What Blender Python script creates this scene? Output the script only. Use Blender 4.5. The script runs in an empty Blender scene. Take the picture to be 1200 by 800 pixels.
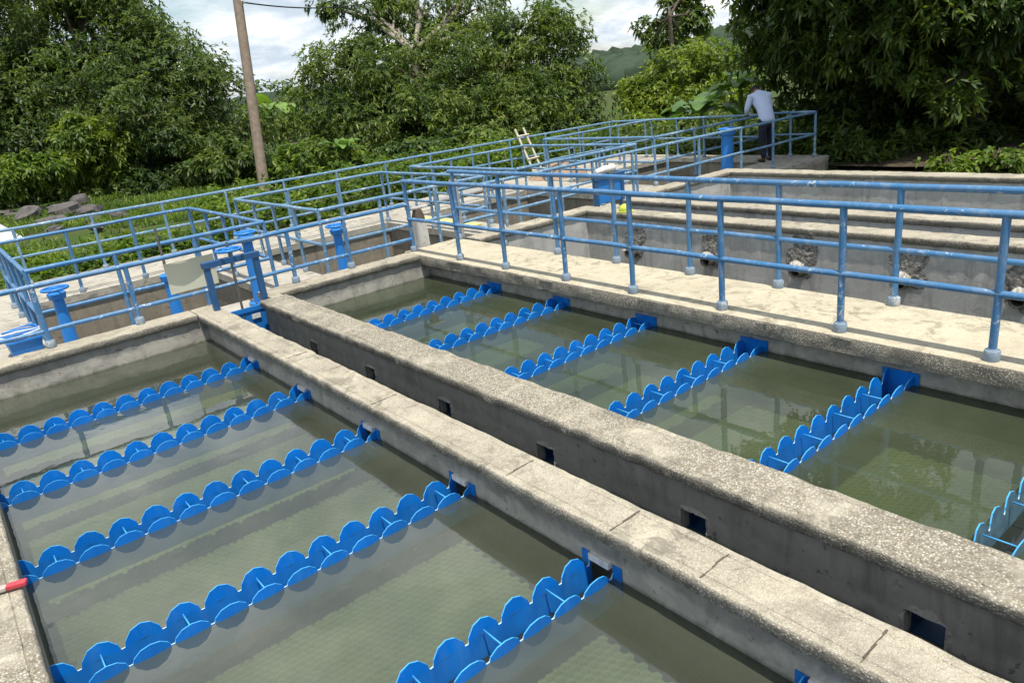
import bpy, math, random
import numpy as np
from mathutils import Vector, Matrix, noise as mnoise
C = bpy.context.scene.collection
R_ = math.radians
random.seed(7)

# ------------------------------------------------------------------ camera, sky, sun, exposure
cam_d = bpy.data.cameras.new('camera')
cam = bpy.data.objects.new('camera', cam_d); C.objects.link(cam)
F_PX, YAW, PITCH, ROLL = 867.389, 0.6455247, 0.3371082, 0.1182271
cy, sy, cp, sp = math.cos(YAW), math.sin(YAW), math.cos(PITCH), math.sin(PITCH)
fwd = Vector((sy*cp, cy*cp, -sp)); rgt = Vector((cy, -sy, 0)); dwn = fwd.cross(rgt)
r2 = math.cos(ROLL)*rgt + math.sin(ROLL)*dwn; d2 = -math.sin(ROLL)*rgt + math.cos(ROLL)*dwn
m = Matrix((r2, -d2, -fwd)).transposed().to_4x4(); m.translation = (0, 0, 2.0)
cam.matrix_world = m
cam_d.sensor_width = 36; cam_d.lens = F_PX/1200*36; cam_d.clip_start = 0.05; cam_d.clip_end = 5000
bpy.context.scene.camera = cam

SUN_DIR = Vector((-0.10, -0.30, 1.0)).normalized()
SUN_EL = math.asin(SUN_DIR.z); SUN_AZ = math.atan2(SUN_DIR.x, SUN_DIR.y)
sun_d = bpy.data.lights.new('sun', 'SUN'); sun_d.energy = 4.4; sun_d.angle = R_(0.53); sun_d.color = (1, .95, .87)
sun = bpy.data.objects.new('sun', sun_d); C.objects.link(sun)
sun.rotation_euler = (-SUN_DIR).to_track_quat('-Z', 'Y').to_euler()

world = bpy.data.worlds.new('World'); bpy.context.scene.world = world; world.use_nodes = True
wn, wl = world.node_tree.nodes, world.node_tree.links; wn.clear()
def N(t, **k):
    n = wn.new(t)
    for a, b in k.items(): setattr(n, a, b)
    return n
sky = N('ShaderNodeTexSky', sky_type='NISHITA', sun_disc=False, sun_elevation=SUN_EL, sun_rotation=SUN_AZ, air_density=1.2, dust_density=1.0)
bg_sky = N('ShaderNodeBackground'); bg_sky.inputs[1].default_value = 0.11
wl.new(sky.outputs[0], bg_sky.inputs[0])
tc = N('ShaderNodeTexCoord'); sep = N('ShaderNodeSeparateXYZ'); wl.new(tc.outputs['Generated'], sep.inputs[0])
addz = N('ShaderNodeMath', operation='ADD'); wl.new(sep.outputs[2], addz.inputs[0]); addz.inputs[1].default_value = 0.26
mxz = N('ShaderNodeMath', operation='MAXIMUM'); wl.new(addz.outputs[0], mxz.inputs[0]); mxz.inputs[1].default_value = 0.06
dx = N('ShaderNodeMath', operation='DIVIDE'); dy = N('ShaderNodeMath', operation='DIVIDE')
wl.new(sep.outputs[0], dx.inputs[0]); wl.new(mxz.outputs[0], dx.inputs[1]); wl.new(sep.outputs[1], dy.inputs[0]); wl.new(mxz.outputs[0], dy.inputs[1])
cmb = N('ShaderNodeCombineXYZ'); wl.new(dx.outputs[0], cmb.inputs[0]); wl.new(dy.outputs[0], cmb.inputs[1])
cn = N('ShaderNodeTexNoise'); cn.inputs['Scale'].default_value = 1.15; cn.inputs['Detail'].default_value = 9; cn.inputs['Roughness'].default_value = .6; cn.inputs['Distortion'].default_value = .35
wl.new(cmb.outputs[0], cn.inputs['Vector'])
cr = N('ShaderNodeValToRGB'); cr.color_ramp.elements[0].position = .38; cr.color_ramp.elements[1].position = .56
wl.new(cn.outputs[0], cr.inputs[0])
cn2 = N('ShaderNodeTexNoise'); cn2.inputs['Scale'].default_value = 3.4; cn2.inputs['Detail'].default_value = 8; cn2.inputs['Roughness'].default_value = .62
off = N('ShaderNodeVectorMath', operation='ADD'); off.inputs[1].default_value = (3.1, 7.7, 2); wl.new(cmb.outputs[0], off.inputs[0]); wl.new(off.outputs[0], cn2.inputs['Vector'])
cr2 = N('ShaderNodeValToRGB'); e = cr2.color_ramp.elements
e[0].position = .38; e[0].color = (.52, .60, .69, 1); e[1].position = .60; e[1].color = (1.05, 1.07, 1.08, 1)
x = e.new(.48); x.color = (.70, .76, .81, 1)
wl.new(cn2.outputs[0], cr2.inputs[0])
bg_cl = N('ShaderNodeBackground'); bg_cl.inputs[1].default_value = 1.0; wl.new(cr2.outputs[0], bg_cl.inputs[0])
mixw = N('ShaderNodeMixShader'); wl.new(cr.outputs[0], mixw.inputs[0]); wl.new(bg_sky.outputs[0], mixw.inputs[1]); wl.new(bg_cl.outputs[0], mixw.inputs[2])
wo = N('ShaderNodeOutputWorld'); wl.new(mixw.outputs[0], wo.inputs[0])
vs = bpy.context.scene.view_settings
vs.view_transform = 'Standard'; vs.look = 'None'; vs.exposure = 0.37; vs.gamma = 1.0; vs.use_curve_mapping = False
cyc = bpy.context.scene.cycles
cyc.max_bounces = 8; cyc.transparent_max_bounces = 12; cyc.caustics_reflective = False; cyc.caustics_refractive = False

# ------------------------------------------------------------------ material helpers
class NT:
    def __init__(s, name):
        s.m = bpy.data.materials.new(name); s.m.use_nodes = True
        s.n = s.m.node_tree.nodes; s.l = s.m.node_tree.links; s.n.clear()
        s.out = s.n.new('ShaderNodeOutputMaterial')
        s.geo = s.n.new('ShaderNodeNewGeometry')
        s.pos = s.geo.outputs['Position']
    def node(s, t, ins=None, **k):
        n = s.n.new(t)
        for a, b in k.items(): setattr(n, a, b)
        for a, b in (ins or {}).items(): s.put(n.inputs[a], b)
        return n
    def put(s, sock, v):
        if isinstance(v, bpy.types.NodeSocket): s.l.new(v, sock)
        else:
            if sock.type == 'RGBA' and len(v) == 3: v = (*v, 1)
            sock.default_value = v
    def noise(s, scale, detail=4, rough=.55, dist=0, vec=None, stretch=None):
        v = vec or s.pos
        if stretch:
            mp = s.node('ShaderNodeMapping', {'Vector': v, 'Scale': stretch}); v = mp.outputs[0]
        return s.node('ShaderNodeTexNoise', {'Vector': v, 'Scale': scale, 'Detail': detail, 'Roughness': rough, 'Distortion': dist}).outputs[0]
    def ramp(s, fac, stops):
        n = s.node('ShaderNodeValToRGB', {'Fac': fac}); e = n.color_ramp.elements
        while len(e) < len(stops): e.new(.5)
        for el, (p, c) in zip(e, stops):
            el.position = p; el.color = (c, c, c, 1) if isinstance(c, (int, float)) else (*c, 1)
        return n.outputs[0]
    def mix(s, f, a, b, mode='MIX'):
        n = s.node('ShaderNodeMix', data_type='RGBA', blend_type=mode)
        s.put(n.inputs[0], f); s.put(n.inputs[6], a); s.put(n.inputs[7], b)
        return n.outputs[2]
    def math(s, op, a, b=0.0, clamp=False):
        n = s.node('ShaderNodeMath', operation=op, use_clamp=clamp); s.put(n.inputs[0], a); s.put(n.inputs[1], b); return n.outputs[0]
    def bump(s, h, strength=.5, dist=.01, nrm=None):
        n = s.node('ShaderNodeBump', {'Height': h, 'Strength': strength, 'Distance': dist})
        if nrm: s.put(n.inputs['Normal'], nrm)
        return n.outputs[0]
    def bsdf(s, col, rough=.7, nrm=None, spec=.5, metal=0.0, **k):
        n = s.node('ShaderNodeBsdfPrincipled', {'Base Color': col, 'Roughness': rough, 'Specular IOR Level': spec, 'Metallic': metal})
        for a, b in k.items(): s.put(n.inputs[a], b)
        if nrm: s.put(n.inputs['Normal'], nrm)
        return n.outputs[0]
    def done(s, sh): s.l.new(sh, s.out.inputs[0]); return s.m
    def z(s): return s.node('ShaderNodeSeparateXYZ', {'Vector': s.pos}).outputs[2]

def mat_concrete_top(name, base, dark, light, pebble=0.0, pscale=55):
    t = NT(name)
    a = t.noise(1.6, 6, .6); b = t.noise(9, 5, .6); c = t.noise(70, 3, .7)
    col = t.mix(t.ramp(a, [(.3, 0), (.7, 1)]), dark, base)
    col = t.mix(t.ramp(b, [(.5, 0), (.75, .55)]), col, light)
    col = t.mix(t.ramp(c, [(.35, .35), (.5, 0)]), col, tuple(x*.35 for x in base))
    st = t.noise(3.2, 7, .65, 1.2)
    col = t.mix(t.ramp(st, [(.55, 0), (.72, .5)]), col, tuple(x*.45 for x in base))
    li = t.math('MULTIPLY', t.ramp(t.noise(5.5, 8, .78, .8), [(.51, 0), (.585, .7)]), t.ramp(t.noise(.9, 3, .6), [(.36, .15), (.58, 1)]))
    h = t.math('ADD', t.math('MULTIPLY', c, .4), b)
    if pebble > 0:
        v = t.node('ShaderNodeTexVoronoi', {'Vector': t.pos, 'Scale': pscale, 'Randomness': 1.0}, feature='F1')
        pc = t.ramp(t.node('ShaderNodeSeparateColor', {'Color': v.outputs['Color']}).outputs[0],
                    [(0, (.22, .18, .125)), (.3, (.44, .38, .275)), (.6, (.58, .525, .41)), (1, (.72, .68, .58))])
        edge = t.ramp(v.outputs['Distance'], [(.2, 1), (.55, .3)])
        pcol = t.mix(1.0, pc, edge, 'MULTIPLY')
        patch = t.math('MULTIPLY', t.ramp(t.noise(2.3, 5, .6, .6), [(.30, .15), (.50, 1)]), pebble)
        col = t.mix(patch, col, pcol)
        h = t.math('ADD', h, t.math('MULTIPLY', t.math('MULTIPLY', edge, patch), 1.4))
    col = t.mix(li, col, tuple(x*.30 for x in base))
    return t.done(t.bsdf(col, .9, t.bump(h, .55, .012), .25))

def mat_wall(name, base, band_z=None, band=(.42, .40, .36)):
    t = NT(name)
    a = t.noise(1.3, 6, .62, .4); b = t.noise(6, 6, .65, .8); c = t.noise(55, 3, .7)
    col = t.mix(t.ramp(a, [(.32, 0), (.68, 1)]), tuple(x*.72 for x in base), base)
    col = t.mix(t.ramp(b, [(.5, 0), (.7, .35)]), col, tuple(min(1, x*1.5) for x in base))
    st = t.noise(2.2, 6, .65, .5, stretch=(3.5, 3.5, .4))
    col = t.mix(t.ramp(st, [(.50, 0), (.70, .6)]), col, tuple(x*.42 for x in base))
    if band_z is not None:
        zz = t.math('ADD', t.z(), t.math('MULTIPLY', t.math('SUBTRACT', t.noise(3.5, 6, .7), .5), .28))
        k = t.node('ShaderNodeMapRange', {'Value': zz, 'From Min': band_z-.02, 'From Max': band_z+.035, 'To Min': 1.0, 'To Max': 0.0}).outputs[0]
        k = t.math('MULTIPLY', k, t.ramp(b, [(.3, .15), (.6, .9)]))
        col = t.mix(k, col, band)
        alg = t.node('ShaderNodeMapRange', {'Value': t.math('ADD', t.z(), t.math('MULTIPLY', t.math('SUBTRACT', b, .5), .05)), 'From Min': band_z-.125, 'From Max': band_z-.085, 'To Min': .85, 'To Max': 0.0}).outputs[0]
        col = t.mix(alg, col, (.045, .05, .028))
    pit = t.ramp(t.noise(17, 6, .75), [(.33, 0), (.40, 1)])
    col = t.mix(pit, tuple(x*.5 for x in base), col)
    h = t.math('ADD', t.math('MULTIPLY', c, .35), t.math('ADD', t.math('MULTIPLY', b, .8), t.math('MULTIPLY', pit, .5)))
    return t.done(t.bsdf(col, .9, t.bump(h, .5, .012), .25))

def mat_paint(name, base, chip=(.55, .55, .52), amount=.62, rough=.42, fade=.35):
    t = NT(name)
    a = t.noise(2.1, 4, .6); b = t.noise(26, 6, .72, .5); c = t.noise(3.1, 4, .6); w = t.noise(9, 5, .65, .4)
    col = t.mix(t.ramp(a, [(.3, 0), (.75, fade)]), base, tuple(min(1, x*.6+.13) for x in base))
    col = t.mix(t.ramp(w, [(.5, 0), (.68, fade*1.3)]), col, tuple(x*.55+c_*.38 for x, c_ in zip(base, chip)))
    th = t.math('ADD', b, t.math('MULTIPLY', t.math('SUBTRACT', c, .5), .6))
    k = t.ramp(th, [(amount, 0), (amount+.05, .9)])
    col = t.mix(k, col, chip)
    rust = t.ramp(t.noise(38, 5, .7), [(.68, 0), (.73, .8)])
    col = t.mix(rust, col, (.12, .06, .035))
    h = t.math('SUBTRACT', t.math('MULTIPLY', t.noise(40, 3), .3), k)
    return t.done(t.bsdf(col, rough, t.bump(h, .25, .002), .45))

def mat_plain(name, base, rough=.6, var=.25, scale=8, spec=.4, bumpk=.15, metal=0.0):
    t = NT(name)
    a = t.noise(scale, 5, .6); b = t.noise(scale*9, 3, .6)
    col = t.mix(t.ramp(a, [(.3, 0), (.7, 1)]), tuple(x*(1-var) for x in base), tuple(min(1, x*(1+var*.6)) for x in base))
    return t.done(t.bsdf(col, rough, t.bump(b, bumpk, .004), spec, metal))

def mat_leaf(name, c1, c2, c3, rough=.42, trans=.28, spec=.5, nscale=.5):
    t = NT(name)
    rnd = t.geo.outputs['Random Per Island']
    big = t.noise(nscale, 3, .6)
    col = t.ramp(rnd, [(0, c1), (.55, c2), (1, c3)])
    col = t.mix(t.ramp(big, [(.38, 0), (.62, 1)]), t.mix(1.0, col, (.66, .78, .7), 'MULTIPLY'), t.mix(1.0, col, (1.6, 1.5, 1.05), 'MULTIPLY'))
    tr = t.node('ShaderNodeBsdfTranslucent', {'Color': t.mix(1.0, col, (1.9, 2.0, .8), 'MULTIPLY')}).outputs[0]
    pr = t.bsdf(col, rough, None, spec)
    return t.done(t.node('ShaderNodeMixShader', {0: trans, 1: pr, 2: tr}).outputs[0])

def mat_water(name, murk, tint, fac=.42, ior=1.75):
    t = NT(name)
    nb = t.bump(t.math('ADD', t.noise(3.0, 3, .5), t.math('MULTIPLY', t.noise(14, 2), .12)), .05, .03)
    cl = t.noise(.9, 4, .6)
    d = t.node('ShaderNodeBsdfDiffuse', {'Color': t.mix(t.ramp(cl, [(.3, 0), (.7, 1)]), tuple(x*.72 for x in murk), tuple(x*1.28 for x in murk))}).outputs[0]
    tr = t.node('ShaderNodeBsdfTransparent', {'Color': tint}).outputs[0]
    body = t.node('ShaderNodeMixShader', {0: fac, 1: tr, 2: d}).outputs[0]
    gl = t.node('ShaderNodeBsdfGlossy', {'Color': (1, 1, 1), 'Roughness': .015, 'Normal': nb}).outputs[0]
    fr = t.node('ShaderNodeFresnel', {'IOR': ior, 'Normal': nb}).outputs[0]
    return t.done(t.node('ShaderNodeMixShader', {0: fr, 1: body, 2: gl}).outputs[0])

M = {}
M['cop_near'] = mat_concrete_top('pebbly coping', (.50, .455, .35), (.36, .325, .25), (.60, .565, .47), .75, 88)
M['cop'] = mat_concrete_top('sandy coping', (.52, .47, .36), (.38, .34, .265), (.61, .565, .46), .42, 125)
M['walk'] = mat_concrete_top('walkway concrete', (.54, .48, .35), (.42, .37, .27), (.62, .57, .45), .1, 80)
M['nose'] = mat_concrete_top('weathered nosing', (.34, .315, .26), (.15, .138, .11), (.48, .455, .385), .45, 85)
M['plat'] = mat_concrete_top('platform concrete', (.46, .43, .36), (.32, .29, .24), (.58, .55, .48), .1, 80)
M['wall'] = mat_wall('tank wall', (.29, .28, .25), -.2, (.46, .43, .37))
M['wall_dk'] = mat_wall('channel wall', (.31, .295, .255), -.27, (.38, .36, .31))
M['wall_lt'] = mat_wall('filter wall', (.52, .51, .48))
M['pit'] = mat_wall('pit wall', (.30, .265, .205))
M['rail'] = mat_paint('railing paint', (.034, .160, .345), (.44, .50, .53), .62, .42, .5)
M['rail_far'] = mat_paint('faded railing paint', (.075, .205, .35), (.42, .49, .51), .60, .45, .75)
M['collar'] = mat_paint('collar paint', (.20, .27, .34), (.5, .5, .48), .6, .6, .5)
def mat_frp(name, base, glow):
    t = NT(name); a = t.noise(6, 4, .6); zc = t.z()
    col = t.mix(t.ramp(a, [(.3, 0), (.7, 1)]), tuple(x*.82 for x in base), tuple(min(1, x*1.1) for x in base))
    scum = t.math('MULTIPLY', t.node('ShaderNodeMapRange', {'Value': t.math('ADD', zc, t.math('MULTIPLY', t.math('SUBTRACT', t.noise(30, 4, .7), .5), .03)), 'From Min': WL-.01, 'From Max': WL+.012, 'To Min': .06, 'To Max': 0.0}).outputs[0], 1.0)
    col = t.mix(scum, col, (.22, .50, .62))
    st = t.noise(14, 5, .65, .3, stretch=(1, 1, .25)); col = t.mix(t.ramp(st, [(.5, 0), (.72, .45)]), col, (.10, .36, .66))
    col = t.mix(t.ramp(t.noise(45, 5, .75), [(.66, 0), (.70, .5)]), col, (.30, .42, .46))
    col = t.mix(t.ramp(t.noise(2.2, 3), [(.4, 0), (.65, .3)]), col, tuple(x*.55 for x in base))
    return t.done(t.node('ShaderNodeMixShader', {0: .38, 1: t.bsdf(col, .3, None, .5), 2: t.node('ShaderNodeBsdfTranslucent', {'Color': glow}).outputs[0]}).outputs[0])
WL = -.31
M['frp'] = mat_frp('blue fibreglass', (.010, .28, .80), (.01, .40, 1.0))
t = NT('pale fibreglass edge'); k_ = t.node('ShaderNodeMapRange', {'Value': t.z(), 'From Min': WL+.006, 'From Max': WL+.022, 'To Min': 1.0, 'To Max': 0.0}).outputs[0]
M['frp_edge'] = t.done(t.bsdf(t.mix(k_, (.06, .36, .72), (.46, .64, .68)), .5, None, .4))
M['frp_old'] = mat_plain('faded fibreglass', (.09, .18, .24), .55, .35, 14, .4, .3)
M['valve'] = mat_paint('valve blue', (.01, .17, .52), (.1, .3, .6), .72, .4, .15)
M['gate'] = mat_paint('gate blue', (.008, .07, .19), (.1, .2, .4), .72, .4, .2)
M['steel'] = mat_plain('stem steel', (.20, .18, .15), .45, .4, 30, .5, .2, .6)
M['white'] = mat_plain('white mortar', (.70, .69, .65), .9, .25, 30, .2, .5)
M['foam'] = mat_plain('spilling water edge', (.62, .68, .66), .3, .2, 60, .6, .5)
M['settler'] = mat_plain('settler plastic', (.37, .39, .28), .7, .5, 1.3, .3, .2)
M['settler_in'] = mat_plain('settler cell', (.28, .30, .20), .8, .5, 1.3, .2, .2)
M['floor'] = mat_plain('tank sludge', (.06, .06, .03), .95, .3, 2, .1, .2)
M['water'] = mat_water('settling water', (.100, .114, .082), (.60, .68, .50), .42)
M['water_r'] = mat_water('turbid tank water', (.074, .090, .054), (.50, .59, .41), .5, 1.42)  # right tank: darker and more turbid than the left
M['water_dk'] = mat_water('deep pit water', (.02, .022, .014), (.3, .32, .2), .8)
M['bark'] = mat_plain('bark', (.10, .08, .06), .95, .45, 5, .2, .8)
M['bark_lt'] = mat_plain('pale bark', (.26, .23, .18), .9, .4, 5, .2, .6)
M['pole'] = mat_plain('pole wood', (.20, .158, .12), .85, .3, 6, .25, .5)
M['mango'] = mat_leaf('mango leaves', (.036, .062, .026), (.062, .100, .036), (.13, .165, .06), .5, .34, .3)
M['mango2'] = mat_leaf('mango leaves broad', (.038, .068, .022), (.068, .110, .030), (.155, .185, .055), .5, .34, .3)
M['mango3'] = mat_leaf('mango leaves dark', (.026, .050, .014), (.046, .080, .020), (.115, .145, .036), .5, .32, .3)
M['light_leaf'] = mat_leaf('light leaves', (.065, .10, .018), (.115, .165, .028), (.19, .23, .05), .5, .36, .35)
M['weed'] = mat_leaf('weed leaves', (.040, .075, .014), (.075, .125, .020), (.15, .20, .04), .55, .35, .3, 1.2)
M['banana'] = mat_leaf('banana leaves', (.085, .15, .04), (.11, .185, .05), (.15, .22, .06), .45, .22, .35)
M['far_leaf'] = mat_plain('far foliage', (.046, .068, .044), .95, .5, .12, .1, .1)

# ------------------------------------------------------------------ mesh helpers
class MB:
    def __init__(s): s.v = []; s.f = []; s.mi = []
    def add(s, vs_, fs_, mi=0):
        o = len(s.v); s.v += [tuple(p) for p in vs_]; s.f += [tuple(i+o for i in f) for f in fs_]; s.mi += [mi]*len(fs_)
    def box(s, x0, x1, y0, y1, z0, z1, mi=0):
        s.add([(x0,y0,z0),(x1,y0,z0),(x1,y1,z0),(x0,y1,z0),(x0,y0,z1),(x1,y0,z1),(x1,y1,z1),(x0,y1,z1)],
              [(0,3,2,1),(4,5,6,7),(0,1,5,4),(1,2,6,5),(2,3,7,6),(3,0,4,7)], mi)
    def tube(s, pts, rad, n=10, caps=True, mi=0):
        pts = [Vector(p) for p in pts]
        if not isinstance(rad, (list, tuple)): rad = [rad]*len(pts)
        vs_, prev = [], None
        for i, p in enumerate(pts):
            d = (pts[min(i+1, len(pts)-1)] - pts[max(i-1, 0)]).normalized()
            if prev is None:
                a = Vector((0,0,1)) if abs(d.z) < .9 else Vector((1,0,0))
                u = d.cross(a).normalized()
            else: u = (prev - d*prev.dot(d)).normalized()
            prev = u; w = d.cross(u)
            for k in range(n):
                t = 2*math.pi*k/n; vs_.append(p + (u*math.cos(t) + w*math.sin(t))*rad[i])
        fs_ = []
        for i in range(len(pts)-1):
            for k in range(n):
                fs_.append((i*n+k, i*n+(k+1)%n, (i+1)*n+(k+1)%n, (i+1)*n+k))
        if caps: fs_ += [tuple(range(n))[::-1], tuple((len(pts)-1)*n+k for k in range(n))]
        s.add(vs_, fs_, mi)
    def torus(s, c, R, r, n=24, k=8, mi=0):
        vs_, fs_ = [], []
        for i in range(n):
            a = 2*math.pi*i/n
            for j in range(k):
                b = 2*math.pi*j/k
                vs_.append((c[0]+(R+r*math.cos(b))*math.cos(a), c[1]+(R+r*math.cos(b))*math.sin(a), c[2]+r*math.sin(b)))
        for i in range(n):
            for j in range(k): fs_.append((i*k+j, ((i+1)%n)*k+j, ((i+1)%n)*k+(j+1)%k, i*k+(j+1)%k))
        s.add(vs_, fs_, mi)
    def lathe(s, c, prof, n=20, mi=0):
        vs_, fs_ = [], []
        for r, z in prof:
            for k in range(n):
                a = 2*math.pi*k/n; vs_.append((c[0]+r*math.cos(a), c[1]+r*math.sin(a), c[2]+z))
        for i in range(len(prof)-1):
            for k in range(n): fs_.append((i*n+k, i*n+(k+1)%n, (i+1)*n+(k+1)%n, (i+1)*n+k))
        fs_ += [tuple(range(n))[::-1], tuple((len(prof)-1)*n+k for k in range(n))]
        s.add(vs_, fs_, mi)
    def build(s, name, mat, parent=None, smooth=False, bevel=0):
        me = bpy.data.meshes.new(name); me.from_pydata(s.v, [], s.f)
        for mm in (mat if isinstance(mat, (list, tuple)) else [mat]): me.materials.append(mm)
        me.polygons.foreach_set('material_index', s.mi)
        if smooth: me.polygons.foreach_set('use_smooth', [True]*len(s.f))
        me.update()
        o = bpy.data.objects.new(name, me); C.objects.link(o)
        if parent: o.parent = parent
        if bevel:
            b = o.modifiers.new('bevel', 'BEVEL'); b.width = bevel; b.segments = 2; b.limit_method = 'ANGLE'
        return o
def sm(o, ang=40):
    me = o.data
    me.polygons.foreach_set('use_smooth', [True]*len(me.polygons))
    try: me.set_sharp_from_angle(angle=R_(ang))
    except Exception: pass
    return o
def empty(name, label, cat, loc=(0,0,0), rz=0, group=None):
    o = bpy.data.objects.new(name, None); C.objects.link(o); o.location = loc; o.rotation_euler = (0,0,rz)
    o['label'] = label; o['category'] = cat
    if group: o['group'] = group
    return o
def tag(o, label, cat, group=None):
    o['label'] = label; o['category'] = cat
    if group: o['group'] = group
    return o
def struct(o, kind='structure'): o['kind'] = kind; return o
def dup(root, loc, rz, label, group=None):
    r = root.copy(); C.objects.link(r); r.location = loc; r.rotation_euler = (0,0,rz); r['label'] = label
    if group: r['group'] = group
    for ch in list(root.children):
        c = ch.copy(); C.objects.link(c); c.parent = r
        for g in list(ch.children):
            d = g.copy(); C.objects.link(d); d.parent = c
    return r

def coping(name, a, b, width, mat, parent, th=.075, r=.017, jit=.0045, cracks=()):
    """nosed concrete coping swept along a straight line a->b (top at z=0 of a), with a groove beside each nosing and chipped edges"""
    a, b = Vector(a), Vector(b); L = (b-a).length; d = (b-a).normalized(); s = Vector((-d.y, d.x, 0))
    h = width/2; prof = []
    prof += [(-h+.012, -th), (-h, -th+.012)]
    for i in range(5):
        t = math.pi/2*i/4; prof.append((-h+r-r*math.cos(t), -r+r*math.sin(t)))
    g = .055
    prof += [(-h+g-.004, 0), (-h+g, -.005), (-h+g+.004, 0)]
    for i in range(1, 6): prof.append((-h+g+(width-2*g)*i/6, 0))
    prof += [(h-g-.004, 0), (h-g, -.005), (h-g+.004, 0)]
    for i in range(5):
        t = math.pi/2*(1-i/4); prof.append((h-r+r*math.cos(t), -r+r*math.sin(t)))
    prof += [(h, -th+.012), (h-.012, -th)]
    n = max(2, int(L/.05)); P = len(prof); vs_, fs_ = [], []
    for i in range(n+1):
        u = L*i/n
        for k, (w, z) in enumerate(prof):
            p = a + d*u + s*w + Vector((0,0,z))
            edge = 1.0 if (k < 7 or k > P-8) else .25
            q = mnoise.noise(Vector((p.x*9, p.y*9, k*.13)))*jit*edge*1.6 + mnoise.noise(Vector((p.x*1.3, p.y*1.3, 5)))*jit*.25
            chip = max(0, mnoise.noise(Vector((p.x*7, p.y*7, 9+ (0 if k < P/2 else 5)))) - .38)*.022*(1 if edge == 1 else 0)
            p = p + Vector((0,0,q - chip)) + s*(q*.7 + (chip if w < 0 else -chip))*edge
            vs_.append(p)
    for i in range(n):
        for k in range(P-1): fs_.append((i*P+k, i*P+k+1, (i+1)*P+k+1, (i+1)*P+k))
        fs_.append((i*P+P-1, i*P, (i+1)*P, (i+1)*P+P-1))
    fs_ += [tuple(range(P)), tuple(n*P+k for k in range(P))[::-1]]
    mb = MB(); mb.add(vs_, [f[::-1] for f in fs_]); mb.mi = [1 if (i % P) < 5 or (i % P) > P-7 else 0 for i in range(n*P)]+[1, 1]
    o = mb.build(name, [mat, M['nose']], parent); return sm(o, 50)

# ------------------------------------------------------------------ levels and plan
WL = -.31                       # water level
ROWS_L = [7.00, 5.83, 4.665, 3.512, 2.328, 1.16, 0.0, -1.17]
ROWS_R = [6.95, 5.78, 4.60, 3.43, 2.247, 1.08, -.09, -1.26]
XL0, XL1 = -.142, 2.085         # left tank
XC0, XC1 = 2.225, 2.70          # channel
XR0, XR1 = 2.945, 5.02          # right tank
YF = 8.25                       # far wall face
YN = -2.4
TW = .155                       # trough width
PZ = -.28                       # far platform level

# ground with the works cut out of it
def ground_z(x, y):
    d = math.hypot(x-6, y-6)
    return -.62 + mnoise.noise(Vector((x*.05, y*.05, 0)))*min(1.2, d*.015) + mnoise.noise(Vector((x*.4, y*.4, 3)))*.08
gx = [-2500,-900,-350,-150,-70,-35,-20,-12,-8,-4] + list(np.arange(-3, 15.3, 1.2)) + [15.4,17,19,21,24,27,30,34,38,43,50,60,75,95,130,200,350,700,1500,2500]
gy = [-2500,-900,-300,-100,-40,-20,-12,-6] + list(np.arange(-5, 14, 1.3)) + [14.5,15.5,16.5,17.5,19,20.5,22,24,26,28,30,33,36,40,45,52,60,75,95,130,200,350,700,1500,2500]
mb = MB(); vs_ = [(x_, y_, ground_z(x_, y_)) for y_ in gy for x_ in gx]; fs_ = []
for j in range(len(gy)-1):
    for i in range(len(gx)-1):
        cx_, cy_ = (gx[i]+gx[i+1])/2, (gy[j]+gy[j+1])/2
        if -4 < cx_ < 15.4 and -6 < cy_ < 14.5: continue
        w = len(gx); fs_.append((j*w+i, j*w+i+1, (j+1)*w+i+1, (j+1)*w+i))
mb.add(vs_, fs_)
t = NT('grassy earth')
a = t.noise(.6, 6, .6); b_ = t.noise(5, 5, .65)
col = t.mix(t.ramp(a, [(.35, 0), (.6, 1)]), (.07, .065, .032), (.04, .075, .016))
col = t.mix(t.ramp(b_, [(.45, 0), (.7, .7)]), col, (.06, .10, .022))
M['ground'] = t.done(t.bsdf(col, .95, t.bump(b_, .7, .05), .1))
struct(mb.build('ground', M['ground'], smooth=True))

# earth banks either side of the tanks
mb = MB()
def bank(x0, x1, y0, y1, top, nx, ny, seed):
    vs_, fs_ = [], []
    for j in range(ny+1):
        for i in range(nx+1):
            x_ = x0+(x1-x0)*i/nx; y_ = y0+(y1-y0)*j/ny
            vs_.append((x_, y_, top + mnoise.noise(Vector((x_*1.1, y_*1.1, seed)))*.07))
    for j in range(ny):
        for i in range(nx): fs_.append((j*(nx+1)+i, j*(nx+1)+i+1, (j+1)*(nx+1)+i+1, (j+1)*(nx+1)+i))
    mb.add(vs_, fs_)
bank(11.93, 15.6, -6.2, 8.5, -.6, 10, 34, 2); bank(15.45, 30, -8, 9.5, -.5, 14, 14, 5); bank(-4.2, -.44, -6.2, 8.5, -.14, 10, 34, 8); bank(-4.2, 15.6, -6.2, YN-.3, -.15, 40, 10, 3)  # second bank's dark colour stands in for the right mango's shade on the ground
struct(mb.build('earth_bank', mat_plain('leaf litter in shade tone', (.075, .06, .04), .95, .5, 4, .1, .8), smooth=True))

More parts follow.
